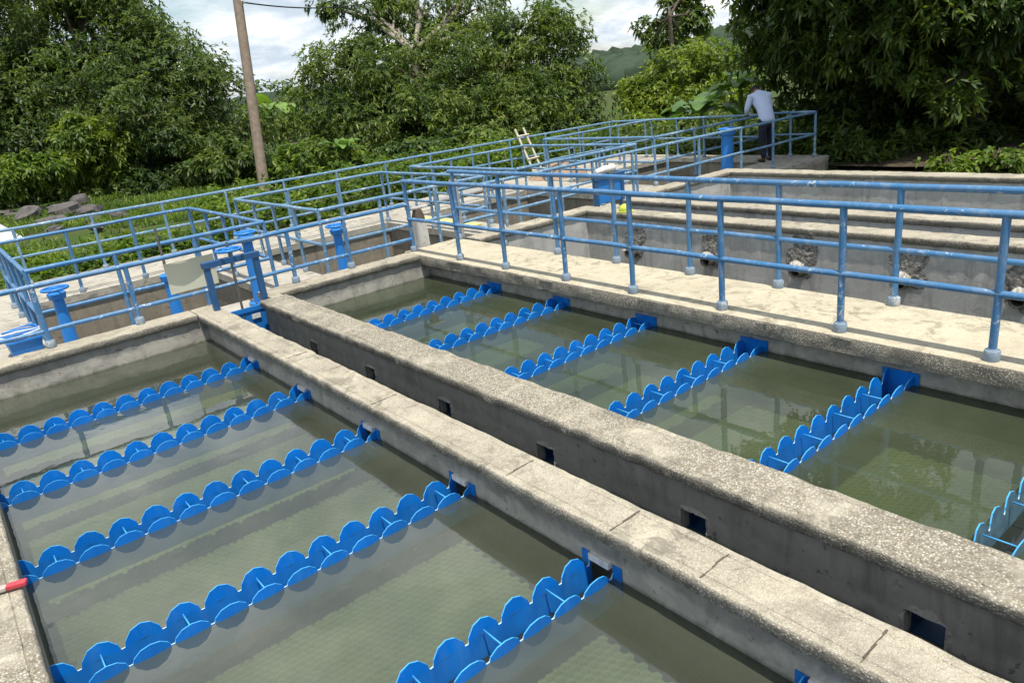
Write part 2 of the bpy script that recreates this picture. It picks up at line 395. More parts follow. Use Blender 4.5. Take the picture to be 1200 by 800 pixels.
# ------------------------------------------------------------------ tank walls
def wall_with_openings(x0, x1, y0, y1, z0, z1, ops):
    mb = MB(); ys = [y0]
    for (oa, ob, za, zb) in sorted(ops):
        mb.box(x0, x1, ys[-1], oa, z0, z1); mb.box(x0, x1, oa, ob, z0, za); mb.box(x0, x1, oa, ob, zb, z1); ys.append(ob)
    mb.box(x0, x1, ys[-1], y1, z0, z1)
    return mb
TH = .074
w = empty('tank_wall', 'pebbly sand coloured wall edge running down the bottom left corner of the left tank', 'wall', (-.3, 0, 0))
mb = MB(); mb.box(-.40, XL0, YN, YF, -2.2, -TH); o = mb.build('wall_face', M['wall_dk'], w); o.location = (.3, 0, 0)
o = coping('coping', (-.29, YF, 0), (-.29, YN, 0), .31, M['cop_near'], w); o.location = (.3, 0, 0)

w = empty('tank_wall', 'nearer of the two long parallel dividing walls, sandy coping with cracks across it', 'wall', (2.15, 0, 0))
ops = [(y-TW-.01, y+.01, -.458, -.24) for y in ROWS_L]
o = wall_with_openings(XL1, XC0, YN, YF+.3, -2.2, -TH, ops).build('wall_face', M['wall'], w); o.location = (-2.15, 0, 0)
o = coping('coping', (2.147, YF+.30, 0), (2.147, YN, 0), .275, M['cop'], w); o.location = (-2.15, 0, 0)
mb = MB()
for yy in (.95, 1.62, 2.12, 2.9, 4.4, 5.9):
    x_ = 2.035; pts = []
    while x_ < 2.262:
        pts.append((x_, yy+random.uniform(-.006, .006)+(x_-2.0)*.05, .0005)); x_ += .03
    for p, q in zip(pts[:-1], pts[1:]):
        mb.box(p[0], q[0]-.0002, min(p[1], q[1])-.001, max(p[1], q[1])+.001, -.004, .003)
o = mb.build('crack', mat_plain('crack dirt', (.10, .085, .065), .95, .3), w); o.location = (-2.15, 0, 0)

w = empty('tank_wall', 'farther of the two long parallel dividing walls, with square drain holes in its dark side', 'wall', (2.82, 0, 0))
ops = [(y-TW+.0, y, -.40, -.25) for y in ROWS_R]
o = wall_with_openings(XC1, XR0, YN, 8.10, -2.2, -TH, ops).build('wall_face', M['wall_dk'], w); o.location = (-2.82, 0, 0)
o = coping('coping', (2.82, 8.10, 0), (2.82, YN, 0), .325, M['cop_near'], w, jit=.006); o.location = (-2.82, 0, 0)

M['frp_in'] = mat_plain('dark blue sleeve', (.008, .05, .13), .5, .3, 10)
rn = random.Random(21)
for k, y in enumerate(ROWS_R):
    ya, yb, za, zb_ = y-TW, y, -.40, -.25; mb = MB()
    for (a0, a1, c0, c1) in ((ya, ya+.008, za, zb_), (yb-.008, yb, za, zb_), (ya+.0082, yb-.0082, za, za+.008), (ya+.0082, yb-.0082, zb_-.008, zb_)):
        mb.box(XC1+.05, XR0-.004, a0, a1, c0, c1)
    o = mb.build('drain_sleeve', M['frp_in'], w); o.location = (-2.82, 0, 0)
    mb = MB(); n = 32; inn, out = [], []
    for i in range(n):
        a_ = 2*math.pi*i/n; u, v_ = math.cos(a_), math.sin(a_); q = 1/max(abs(u), abs(v_))
        hx, hz = TW/2, .075
        e1 = 1.01+rn.uniform(0, .07); e2 = 1.08+.34*abs(mnoise.noise(Vector((u*2, v_*2, k*4.1))))+rn.uniform(0, .08)
        inn.append((XC1-.010-rn.uniform(0, .006), y-hx+u*q*hx*e1, -.325+v_*q*hz*e1)); out.append((XC1+.003, y-hx+u*hx*1.25*e2, -.325+v_*hz*1.25*e2))
    mb.add(inn+out, [(i, (i+1) % n, n+(i+1) % n, n+i) for i in range(n)])
    o = mb.build('mortar_ring', M['wall_dk'], w); o.location = (-2.82, 0, 0)

def far_wall(x0, x1, label, face='wall', xa=None, xb=None, cop='cop'):
    c = (x0+x1)/2
    w = empty('tank_wall', label, 'wall', (c, YF+.13, 0))
    mb = MB(); mb.box(x0, x1, YF, YF+.25, -2.2, -TH); o = mb.build('wall_face', M[face], w); o.location = (-c, -YF-.13, 0)
    o = coping('coping', (xa if xa is not None else x0, YF+.135, .002), (xb if xb is not None else x1, YF+.135, .002), .33, M[cop], w); o.location = (-c, -YF-.13, 0)
far_wall(-4, XL1, 'end wall of the left tank under the low blue railing', xb=2.0, face='wall')
far_wall(2.80, XR1, 'short end wall of the right tank between the dividing wall and walkway', xa=2.80, xb=4.86)
mb = MB(); mb.box(2.80, XR0, 8.102, YF-.002, -2.2, -.001); o = mb.build('corner_block', M['cop'], w, bevel=.012); o.location = (-2.82, 0, 0)
far_wall(5.78, 8.0, 'sandy end wall meeting the walkway at its far corner', 'wall_lt', xa=5.79, xb=8.2)
far_wall(8.93, 11.7, 'stained end wall of the farthest right basin below the platform railing', 'wall_lt', xa=8.77, xb=11.56)

def side_wall(x0, x1, label, face, cop, parts=None):
    c = (x0+x1)/2
    w = empty('tank_wall', label, 'wall', (c, 0, 0))
    mb = MB(); mb.box(x0+.03, x1-.03, YN, YF, -2.2, -TH); o = mb.build('wall_face', M[face], w); o.location = (-c, 0, 0)
    o = coping('coping', (c, YF+.28, 0), (c, YN, 0), x1-x0, M[cop], w); o.location = (-c, 0, 0)
    return w, c
wa, wac = side_wall(7.90, 8.22, 'light grey basin wall with broken pipe holes behind the walkway', 'wall_lt', 'cop')
side_wall(8.78, 9.10, 'basin wall with pale coping standing just behind the pipe hole wall', 'wall_lt', 'cop')
side_wall(11.58, 11.93, 'tall grey rear basin wall at the foot of the dark mango tree', 'wall_lt', 'cop')
w = empty('tank_wall', 'dark stained wall under the overhanging walkway slab', 'wall', (5.1, 0, 0))
mb = MB(); mb.box(XR1, XR1+.2, YN, YF, -2.2, -.15); mb.box(5.52, 5.72, YN, YF, -2.2, -.15); o = mb.build('wall_face', M['wall'], w); o.location = (-5.1, 0, 0)
w = empty('tank_wall', 'cross wall closing the tanks on the side of the viewer', 'wall', (5, YN, 0))
mb = MB(); mb.box(-.4, 11.93, YN-.3, YN-.003, -2.2, -.002); o = mb.build('wall_face', M['wall'], w); o.location = (-5, -YN, 0)
M['lump'] = mat_plain('pale crumbling mortar', (.44, .42, .37), .95, .5, 25, .1, .8)
# broken patches and pipe stubs in the wall behind the walkway
t = NT('broken mortar'); b_ = t.noise(22, 6, .75); v = t.node('ShaderNodeTexVoronoi', {'Vector': t.pos, 'Scale': 26.0})
colr = t.mix(t.ramp(b_, [(.4, 0), (.62, 1)]), (.15, .142, .125), (.44, .425, .39))
M['broken'] = t.done(t.bsdf(colr, .95, t.bump(t.math('ADD', b_, v.outputs['Distance']), 1.0, .04), .1))
for k, (yy, zz) in enumerate([(7.30, -.55), (5.95, -.52), (4.67, -.50), (3.46, -.48), (2.36, -.50), (1.2, -.50)]):
    x_ = 7.93; mb = MB(); n = 26
    ring = []
    for i in range(n):
        a_ = 2*math.pi*i/n; rr = .155*(1+.25*abs(math.cos(2*a_+math.pi/2)))+.09*mnoise.noise(Vector((math.cos(a_)*2.6, math.sin(a_)*2.6, k*3.3)))
        ring.append((x_-.004+.004*math.sin(i*5), yy-.03+rr*math.cos(a_)*1.1, zz+.13+rr*math.sin(a_)*1.35))
    inner = [(x_-.012, yy+.0+(p[1]-yy)*.45, zz+.05+(p[2]-zz-.05)*.45) for p in ring]
    mb.add(ring+inner, [(i, (i+1)%n, n+(i+1)%n, n+i) for i in range(n)]+[tuple(range(n, 2*n))])
    o = mb.build('broken_patch', M['broken'], wa); o.location = (-wac, 0, 0)
    mb = MB()
    for rr, xx, ri in ((.075, x_-.14, .062),):
        vs_, fs_ = [], []
        for (r_, xq) in ((rr, x_-.005), (rr, xx), (ri, xx), (ri, x_-.02)):
            for i in range(18):
                a_ = 2*math.pi*i/18; vs_.append((xq, yy+r_*math.cos(a_), zz+r_*math.sin(a_)))
        for s_ in range(3):
            for i in range(18): fs_.append((s_*18+i, s_*18+(i+1)%18, (s_+1)*18+(i+1)%18, (s_+1)*18+i))
        mb.add(vs_, fs_); mb.add(vs_[54:], [tuple(range(18))], 1)
    o = mb.build('pipe_stub', [M['steel'], M['floor']], wa, smooth=True); o.location = (-wac, 0, 0)
    mb = MB()   # lump of pale mortar over the stub
    vs_, fs_ = [], []; nu, nv = 12, 7
    for j in range(nv+1):
        for i in range(nu+1):
            a_ = math.pi*i/nu; c_ = math.pi*j/nv
            q = 1+.25*mnoise.noise(Vector((i*.7, j*.8, k)))
            vs_.append((x_-.10+.075*math.cos(c_)*q, yy+.105*math.cos(a_)*q, zz+.03+(.10*math.sin(a_)*math.sin(c_)+.0)*q))
    for j in range(nv):
        for i in range(nu): fs_.append((j*(nu+1)+i, j*(nu+1)+i+1, (j+1)*(nu+1)+i+1, (j+1)*(nu+1)+i))
    vs_ = [(a_, yy+(b2-yy)*.75, zz+.02+(c_-zz)*.8) for a_, b2, c_ in vs_]; mb.add(vs_, fs_); o = mb.build('mortar_lump', M['lump'], wa); o.location = (-wac, 0, 0)

# floors and waters
mb = MB()
for (x0, x1) in ((XL0, XL1), (XC0, XC1), (XR0, XR1)): mb.box(x0-.05, x1+.05, YN, YF, -2.0, -1.7)
mb.box(5.7, 7.95, YN, YF, -2.1, -1.5); mb.box(8.18, 8.82, YN, YF, -2.1, -1.4); mb.box(9.06, 11.62, YN, YF, -2.1, -1.3)
struct(mb.build('tank_floor', M['floor']))
def water(x0, x1, rows, mat):
    mb = MB(); edges = [YF]
    for r in rows: edges += [r-.0+.004, r-TW-.004]
    edges.append(YN)
    for a_, b2 in zip(edges[0::2], edges[1::2]):
        nx, ny = 8, 5; vs_, fs_ = [], []
        for j in range(ny+1):
            for i in range(nx+1): vs_.append((x0+(x1-x0)*i/nx, b2+(a_-b2)*j/ny, WL))
        for j in range(ny):
            for i in range(nx): fs_.append((j*(nx+1)+i, j*(nx+1)+i+1, (j+1)*(nx+1)+i+1, (j+1)*(nx+1)+i))
        mb.add(vs_, fs_)
    return struct(mb.build('tank_water', mat))
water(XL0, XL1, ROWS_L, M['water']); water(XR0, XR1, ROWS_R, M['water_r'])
mb = MB(); mb.add([(XC0, YN, -.95), (XC1, YN, -.95), (XC1, YF+.3, -.95), (XC0, YF+.3, -.95)], [(0,1,2,3)]); struct(mb.build('channel_water', M['water_dk']))

# tube settlers: honeycomb panels under the water
def settler(x0, x1, y0, y1, z, label):
    s = .0285; dxh = s*math.sqrt(3); dyh = s*1.5
    nx = int((x1-x0)/dxh); ny = int((y1-y0)/dyh)
    jj, ii = np.meshgrid(np.arange(ny), np.arange(nx), indexing='ij')
    cx_ = x0 + ii*dxh + (jj % 2)*dxh/2; cy_ = y0 + jj*dyh
    c = np.stack([cx_.ravel(), cy_.ravel()], 1); n = len(c)
    a = np.pi/6 + np.arange(6)*np.pi/3
    rng = np.random.default_rng(3)
    dz = rng.normal(0, .0008, n)
    V = np.zeros((n, 18, 3))
    for k, (rr, zz) in enumerate(((s, 0), (s*.86, 0), (s*.80, -.014))):
        V[:, k*6:(k+1)*6, 0] = c[:, 0:1]+rr*np.cos(a); V[:, k*6:(k+1)*6, 1] = c[:, 1:2]+rr*np.sin(a); V[:, k*6:(k+1)*6, 2] = z+zz+dz[:, None]
    q = []
    for k in range(2):
        for i in range(6): q.append((k*6+i, k*6+(i+1) % 6, (k+1)*6+(i+1) % 6, (k+1)*6+i))
    q = np.array(q); base = (np.arange(n)*18)[:, None, None]
    quads = (q[None]+base).reshape(-1); hexf = (np.arange(12, 18)[None]+(np.arange(n)*18)[:, None]).reshape(-1)
    me = bpy.data.meshes.new('settler_panel')
    me.vertices.add(n*18); me.vertices.foreach_set('co', V.reshape(-1))
    nq = n*12; loops = np.concatenate([quads, hexf]); me.loops.add(len(loops)); me.loops.foreach_set('vertex_index', loops.astype(np.int32))
    st = np.concatenate([np.arange(nq)*4, nq*4+np.arange(n)*6]); me.polygons.add(nq+n); me.polygons.foreach_set('loop_start', st.astype(np.int32))
    me.materials.append(M['settler']); me.materials.append(M['settler_in'])
    mi = np.zeros(nq+n, np.int32); mi[nq:] = 1; me.polygons.foreach_set('material_index', mi)
    me.update(calc_edges=True); me.validate()
    o = bpy.data.objects.new('settler_panel', me); C.objects.link(o); return tag(o, label, 'settler')
settler(-.11, 2.06, YN+.1, YF-.75, -.63, 'honeycomb of olive plastic tubes seen through the water of the left tank')
settler(2.99, 5.0, YN+.1, YF-.75, -.80, 'honeycomb of olive plastic tubes seen through the water of the right tank')

# ------------------------------------------------------------------ scalloped collection troughs
def plate_profile(x0, x1, first, pitch, zv, zt):
    h = zt-zv; tooth = [(-.455, 0), (-.41, .36), (-.23, .84), (.015, 1.0), (.24, .83), (.41, .38), (.455, 0)]
    pts = []; c = first-3*pitch
    while c < x1+pitch:
        for (u, k) in tooth: pts.append((c+u*pitch, zv+h*k))
        c += pitch
    def zat(x):
        for (a, b) in zip(pts[:-1], pts[1:]):
            if a[0] <= x <= b[0]: return a[1]+(b[1]-a[1])*(x-a[0])/max(1e-9, b[0]-a[0])
        return zv
    return [(x0, zat(x0))]+[p for p in pts if x0 < p[0] < x1]+[(x1, zat(x1))]
def trough(x0, x1, y, first, label, open_end, mat, grp):
    L = x1-x0; pitch = .187; zb = -.455; zv = WL+.003; zt = WL+.082; th = .0065
    root = empty('collection_trough', label, 'trough', (x0, y-TW/2, WL), 0, grp)
    def place(o): o.location = (-x0, -(y-TW/2), -WL); return o
    for ya, zt_ in ((y-th, zt), (y-TW, WL+.066)):
        prof = plate_profile(x0, x1, first, pitch, zv, zt_); n = len(prof)
        mb = MB()
        sg = 1 if ya > y-TW/2 else -1
        def bul(x_):
            q = ((x_-first)/pitch+.5) % 1.0-.5; return sg*.015*(1-(2*q)**2)
        top0 = [(a, ya+bul(a), b) for a, b in prof]; top1 = [(a, ya+th+bul(a), b) for a, b in prof]
        bot0 = [(a, ya+bul(a)*.6, zb) for a, b in prof]; bot1 = [(a, ya+th+bul(a)*.6, zb) for a, b in prof]
        f = []; e_ = []
        for i in range(n-1):
            f.append((2*n+i, 2*n+i+1, i+1, i)); f.append((3*n+i+1, 3*n+i, n+i, n+i+1)); e_.append((i, i+1, n+i+1, n+i))
            f.append((2*n+i+1, 2*n+i, 3*n+i, 3*n+i+1))
        mb.add(top0+top1+bot0+bot1, f+e_); mb.mi = [0]*len(f)+[1]*len(e_)
        place(mb.build('side_plate', [mat, M['frp_edge']], root))
    mb = MB(); mb.box(x0, x1, y-TW+th, y-th, zb, zb+th); place(mb.build('trough_floor', mat, root))
    mb = MB(); mb.add([(x0, y-TW+th+.001, zb+.035), (x1, y-TW+th+.001, zb+.028), (x1, y-th-.001, zb+.028), (x0, y-th-.001, zb+.035)], [(0,1,2,3)]); place(mb.build('trough_water', M['water_dk'], root))
    c = first; k = 0
    while c < x1-.1:
        if c > x0+.05 and k % 2 == 0:
            mb = MB(); mb.tube([(c, y-TW+th, WL+.03), (c, y-th, WL+.03)], .004, 6); place(mb.build('tie_rod', M['frp_edge'], root, smooth=True))
        c += pitch; k += 1
    xe = x1 if open_end > 0 else x0; s_ = -1 if open_end > 0 else 1
    for ya in (y+.003, y-TW-.055):
        mb = MB(); xa, xb = sorted((xe, xe+s_*.008)); mb.box(xa, xb, ya, ya+.052, -.45, -.235); place(mb.build('wall_flange', mat, root))
    if open_end > 0 and x0 < 1:
        mb = MB(); mb.box(x1-.028, x1+.004, y-TW+th+.002, y-th-.002, -.262, -.225); place(mb.build('mortar_bar', M['white'], root, bevel=.004))
    if open_end < 0:
        mb = MB(); mb.box(x1-.012, x1-.002, y-TW-.05, y+.05, -.45, -.22); place(mb.build('end_plate', mat, root))
    return root
LL = ['blue scalloped trough at the far end of the left tank, first below the low railing',
      'blue scalloped trough of the left tank, second from the far end wall',
      'blue scalloped trough across the left tank with its left end by the red tipped stick',
      'long blue scalloped trough of the left tank, second nearest to the viewer',
      'nearest blue scalloped trough of the left tank, with white mortar bar at its end',
      'blue trough of the left tank showing only a flange tip at the bottom edge',
      'hidden blue trough under the viewer in the left tank', 'last hidden blue trough behind the viewer in the left tank']
for k, y in enumerate(ROWS_L[:7]):
    trough(XL0+.004, XL1-.002, y, [-.005+.187*.0, .0, .03, .056, -.11+.187*.0+.015, .0, .0][k]+.0, LL[k], 1, M['frp'], 'scalloped troughs of the left tank')
LR = ['farthest blue scalloped trough of the right tank', 'blue scalloped trough of the right tank, second from its far end wall',
      'middle blue scalloped trough of the right tank, third from its far end wall', 'blue scalloped trough of the right tank, fourth from its far end wall',
      'blue scalloped trough ending below the walkway post nearest the viewer but one', 'faded grey blue empty trough at the right edge of the picture', 'hidden trough under the viewer in the right tank']
for k, y in enumerate(ROWS_R[:7]):
    trough(XR0+.004, XR1-.002, y, [3.05, 3.06, 3.04, 3.06, 3.12, 3.09, 3.1][k], LR[k], -1, M['frp'] if k != 5 else M['frp_old'], 'scalloped troughs of the right tank')

# ------------------------------------------------------------------ walkway slab
def slab_edge(mb, x0, x1, y0, y1, z0, z1, n, jit):
    vs_, fs_ = [], []
    prof = [(x0+.03, z0), (x0+.004, z0+.01), (x0, z0+.05), (x0, z1-.02), (x0+.008, z1-.005), (x0+.025, z1), (x0+.085, z1), (x0+.09, z1-.004), (x0+.095, z1)] + \
           [(x0+.095+(x1-x0-.15)*i/6, z1) for i in range(1, 7)] + [(x1, z1-.02), (x1, z0)]
    P = len(prof)
    for i in range(n+1):
        y = y0+(y1-y0)*i/n
        for k, (x_, z_) in enumerate(prof):
            j = mnoise.noise(Vector((y*6, k*.4, 1)))*jit*(1.6 if k < 4 else .35) + (max(0, mnoise.noise(Vector((y*2.7, 4, k*.2)))-.25)*.05 if k < 3 else 0)
            vs_.append((x_+j*(1 if k < 6 else 0), y, z_+(j if k < 3 else j*.4)))
    for i in range(n):
        for k in range(P-1): fs_.append((i*P+k, (i+1)*P+k, (i+1)*P+k+1, i*P+k+1))
        fs_.append((i*P+P-1, (i+1)*P+P-1, (i+1)*P, i*P))
    fs_ += [tuple(range(P)), tuple(n*P+k for k in range(P))[::-1]]
    mb.add(vs_, [f[::-1] for f in fs_]); mb.mi = [1 if (i % P) < 4 else 0 for i in range(n*P)]+[1, 1]
mb = MB(); slab_edge(mb, 4.87, 5.80, YN-.3, YF+.36, -.135, .004, 220, .0035)
struct(sm(mb.build('walkway', [M['walk'], M['nose']]), 30))

# ------------------------------------------------------------------ far platform with its open chambers
ENC = [(.72, 3.35), (4.15, 6.90), (7.60, 10.40), (11.45, 15.10)]
EY0, EY1 = 9.42, 12.62
mb = MB()
def plat(x0, x1, y0, y1, lip=(0,0,0,0)):
    mb.box(x0, x1, y0, y1, -2.2, PZ-.11, 1)
    mb.box(x0-lip[0], x1+lip[1], y0-lip[2], y1+lip[3], PZ-.108, PZ, 0)
xs = -4.2
plat(-4.2, 15.5, YF+.252, EY0, (0,0,0,.04)); plat(-4.2, 15.5, EY1, 14.5, (0,.03,.04,.04))
for (a_, b2) in ENC+[(15.5, None)]:
    if b2: plat(xs, a_, EY0, EY1, (0 if xs < -4 else .04, .04, -.041, -.041)); xs = b2
plat(15.10, 15.5, EY0, EY1, (.04, 0, -.041, -.041))
struct(mb.build('platform', [M['plat'], M['pit']]))
mb = MB()
for (a_, b2) in ENC: mb.add([(a_, EY0, -1.5), (b2, EY0, -1.5), (b2, EY1, -1.5), (a_, EY1, -1.5)], [(0,1,2,3)])
struct(mb.build('chamber_water', M['water_dk']))

# ------------------------------------------------------------------ railings
def railing(label, path, posts, z0, ztop, zmid, r=.0265, mat='rail', grp=None, extra_posts=(), name='guard_railing', foot=None):
    p0 = Vector((*path[0], z0)); root = empty(name, label, 'railing', p0, 0, grp)
    def bl(mb, nm, mt): o = mb.build(nm, mt, root, smooth=False); o.location = -p0; return sm(o, 50)
    for a_, b2 in zip(path[:-1], path[1:]):
        n = max(1, int(math.hypot(b2[0]-a_[0], b2[1]-a_[1])/.4)); rn = random.Random(int(a_[0]*31+a_[1]*17))
        for nm, zz, rr in (('top_rail', ztop, r), ('mid_rail', zmid, r*.88)):
            if zz is None: continue
            pts = [(a_[0]+(b2[0]-a_[0])*i/n, a_[1]+(b2[1]-a_[1])*i/n, zz+rn.uniform(-.004, .004)) for i in range(n+1)]
            mb = MB(); mb.tube(pts, rr, 12); bl(mb, nm, M[mat])
    for (x_, y_) in posts:
        zz0 = z0 if foot is None else foot(x_, y_)
        mb = MB(); lx, ly = random.uniform(-.008, .008), random.uniform(-.008, .008)
        mb.tube([(x_+lx, y_+ly, zz0), (x_, y_, ztop-r*.3)], r*.95, 12); po = bl(mb, 'post', M[mat])
        mb = MB(); mb.lathe((x_+lx, y_+ly, zz0+.001), [(.046, 0), (.048, .005), (.047, .058), (.043, .068), (.030, .07), (.030, .076), (.0262, .078)], 16)
        co = mb.build('base_collar', M['collar'], po); sm(co, 40)
    return root
ND = .915
railing('blue railing along the walkway edge over the right tank', [(4.955, YF+.27), (4.955, -1.5)],
        [(4.955, y) for y in (8.50, 7.44, 6.52, 5.52, 4.60, 3.62, 2.60, 1.60, .62, -.4, -1.4)], .004, .93, .44)
railing('blue railing on the rear edge of the walkway', [(5.72, YF+.33), (5.72, -1.5)],
        [(5.72, y) for y in (8.5, 7.5, 6.49, 5.53, 4.54, 3.58, 2.56, 1.6, .6, -.4, -1.4)], .004, .93, .44)
railing('low blue railing on the end wall of the left tank', [(-3.5, 8.5), (4.955, 8.5)],
        [(x_, 8.5) for x_ in (-2.3, -1.3, -.35, .64, 1.50, 3.28, 4.02)], .003, .63, .175, mat='rail')
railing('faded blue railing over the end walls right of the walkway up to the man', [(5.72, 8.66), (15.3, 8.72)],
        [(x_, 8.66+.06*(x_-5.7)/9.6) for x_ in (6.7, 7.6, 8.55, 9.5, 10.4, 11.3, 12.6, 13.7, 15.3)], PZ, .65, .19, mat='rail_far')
encl_lab = ['blue railing around the leftmost open chamber, above the white panel', 'blue railing around the open chamber with the single valve pedestal beside the walkway end',
            'blue railing around the chamber behind the walkway end', 'faded blue railing around the farthest chamber, which the man leans on']
for k, (a_, b2) in enumerate(ENC):
    y0, y1 = EY0+.01, EY1+.02
    if k == 3: y0, y1 = 9.85, 13.1
    a_ -= .02; b2 += .02
    n = 4; px_ = [a_+(b2-a_)*i/3 for i in range(4)]
    posts = [(x_, y0) for x_ in px_]+[(x_, y1) for x_ in px_]+[(a_, y0+(y1-y0)*i/4) for i in (1, 2, 3)]+[(b2, y0+(y1-y0)*i/4) for i in (1, 2, 3)]
    path = [(a_, y0), (a_, y1), (b2, y1), (b2, y0), (a_, y0)]
    if k == 3: path[3] = (15.3, 9.85); path[4] = (a_, 9.85); posts += [(15.28, 9.85)]; path.insert(3, (15.12, 9.86))
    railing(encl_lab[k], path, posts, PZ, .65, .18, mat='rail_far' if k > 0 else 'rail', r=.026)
railing('short railing closing the end of the platform beside the man', [(15.3, 8.74), (15.3, 9.83)], [(15.3, 9.3)], PZ, .655, .19, mat='rail_far')
railing('long outer railing on the far edge of the platform before the trees', [(-3.5, 14.36), (15.05, 14.40), (15.12, 13.14)],
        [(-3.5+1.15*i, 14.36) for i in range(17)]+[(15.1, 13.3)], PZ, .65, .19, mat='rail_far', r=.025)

# weathered posts at the walkway end
mb = MB()
def frustum(mb, x, y, z0, z1, a, b, mi=0):
    mb.add([(x-a,y-a,z0),(x+a,y-a,z0),(x+a,y+a,z0),(x-a,y+a,z0),(x-b,y-b,z1),(x+b,y-b,z1),(x+b,y+b,z1),(x-b,y+b,z1)],
           [(0,3,2,1),(4,5,6,7),(0,1,5,4),(1,2,6,5),(2,3,7,6),(3,0,4,7)], mi)
frustum(mb, 5.24, 8.74, -.2, .36, .088, .075); frustum(mb, 5.24, 8.74, .361, .50, .072, .045, 1)
mb.box(5.13, 5.40, 8.70, 8.77, .503, .535, 0)
tag(mb.build('concrete_post', [M['wall_lt'], M['bark']], bevel=.008), 'stubby concrete post with dark broken top and crosspiece at the walkway end', 'post')
mb = MB(); frustum(mb, 5.83, 8.66, -.2, .80, .05, .045); frustum(mb, 5.80, 8.61, .30, .72, .02, .02, 1)
tag(mb.build('steel_post', [mat_paint('peeling grey paint', (.34, .33, .32), (.2, .16, .13), .55, .7), M['gate']], bevel=.005), 'square post with peeling grey paint behind the railing at the walkway end', 'post')

# ------------------------------------------------------------------ valves and sluice gates
def handwheel(z, R, mat, parent, spokes=4, hub=.03):
    mb = MB(); mb.torus((0, 0, z), R, .016, 28, 8)
    for k in range(spokes):
        a_ = 2*math.pi*k/spokes+.3; mb.tube([(0, 0, z+.01), (R*math.cos(a_), R*math.sin(a_), z)], .011, 6)
    mb.lathe((0, 0, z-.03), [(hub, 0), (hub, .05), (hub*.6, .06)], 12)
    return sm(mb.build('handwheel', mat, parent), 50)
def valve(label, x, y, zw, R=.125, stem=.0, col='valve', r0=.075, r1=.055, wheel=True):
    root = empty('valve_pedestal', label, 'valve', (x, y, PZ), 0, 'blue valve pedestals on the platform')
    h = zw-PZ; mb = MB()
    mb.lathe((0, 0, 0), [(r0*1.9, 0), (r0*1.9, .03), (r0*1.05, .034), (r0, .06), (r1, h-.12), (r1*1.5, h-.11), (r1*1.7, h-.05), (r1*1.2, h-.035)], 18)
    sm(mb.build('column', M[col], root), 35)
    mb = MB()
    for k in range(4):
        a_ = math.pi/4+k*math.pi/2; mb.lathe((r0*1.55*math.cos(a_), r0*1.55*math.sin(a_), .03), [(.013, 0), (.013, .018), (.006, .02)], 6)
    mb.build('anchor_bolt', M['steel'], root)
    if wheel: handwheel(h, R, M[col], root)
    if stem:
        mb = MB(); mb.tube([(0, 0, h-.06), (0, 0, h+stem)], .016, 8); sm(mb.build('stem', M['steel'], root), 50)
    return root
valve('blue valve pedestal with handwheel beside the blue bin, left end of the platform', .89, 9.12, .46)
valve('blue rising stem valve pedestal left of the white panel', 2.02, 9.12, .38, stem=.5, wheel=False)
valve('stout blue valve pedestal with handwheel just behind the nearer sluice gate', 3.0, 9.1, .62, .12, r0=.075, r1=.062)
valve('bright blue valve pedestal with handwheel between sluice gate and walkway end', 4.2, 9.12, .46)
valve('tall blue valve column on the platform just left of the man', 12.85, 9.2, .62, .16, r0=.12, r1=.11)

def sluice(label, x0, x1, y, ztop, zplate0, zplate1, xp0, wheel_mat, wheel=True, pale=False):
    c = (x0+x1)/2; root = empty('sluice_gate', label, 'gate', (c, y, 0), 0, 'steel sluice gates at the channel ends')
    def lo(o): o.location = (-c, -y, 0); return o
    for xx in (x0, x1):
        mb = MB(); mb.box(xx-.031, xx+.031, y-.03, y-.02, -.9, ztop-.07); mb.box(xx-.031, xx-.026, y-.0198, y+.03, -.9, ztop-.07); mb.box(xx+.026, xx+.031, y-.0198, y+.03, -.9, ztop-.07)
        lo(mb.build('frame_leg', M['gate'], root))
    mb = MB(); mb.box(x0-.045, x1+.045, y-.042, y+.042, ztop-.069, ztop-.005); lo(mb.build('cross_beam', M['gate'], root, bevel=.004))
    mb = MB(); mb.box(xp0, x1-.03, y-.010, y+.006, zplate0, zplate1)
    mb.box(xp0, x1-.031, y-.022, y-.0105, zplate1-.05, zplate1-.001); lo(mb.build('gate_plate', M['valve'], root))
    mb = MB(); mb.tube([(c, y, zplate0+.1), (c, y, ztop+.16)], .014, 8); lo(sm(mb.build('stem', M['steel'], root), 50))
    if wheel:
        w_ = handwheel(ztop+.075, .13, M[wheel_mat], root); w_.location = (0, 0, 0)
    if pale:
        mb = MB(); mb.tube([(c-.3, y-.02, ztop+.06), (c-.1, y, ztop+.075), (c+.12, y+.01, ztop+.07), (c+.16, y+.01, ztop+.06)], [.035, .055, .062, .04], 12); lo(sm(mb.build('wrapped_gearbox', M['white'], root), 50))
    return root
g1 = sluice('dark blue sluice gate with handwheel and white sticker at the end of the long channel', 2.215, 2.755, 8.20, .54, -.75, -.06, 2.25, 'valve')
mb = MB(); mb.box(2.56, 2.66, 8.172, 8.1765, -.20, -.145); o = mb.build('sticker', M['white'], g1); o.location = (-(2.215+2.755)/2, -8.20, 0)
sluice('raised blue sluice gate with pale wrapped gearbox among the far railings', 8.22, 8.80, 8.30, .46, .02, .42, 8.25, 'valve', False, True)
mb = MB()
vs_, fs_ = [], []
for j in range(9):
    for i in range(13):
        u, v_ = i/12, j/8
        vs_.append((1.885+.525*u-.0*v_, 8.545+.012*math.sin(u*5)+.03*(1-v_), .205+.345*v_+.008*u))
n1 = len(vs_)
vs_ += [(a_, b2+.008, c_) for a_, b2, c_ in vs_]
for j in range(8):
    for i in range(12):
        q = (j*13+i, j*13+i+1, (j+1)*13+i+1, (j+1)*13+i); fs_.append(q); fs_.append(tuple(n1+k for k in q[::-1]))
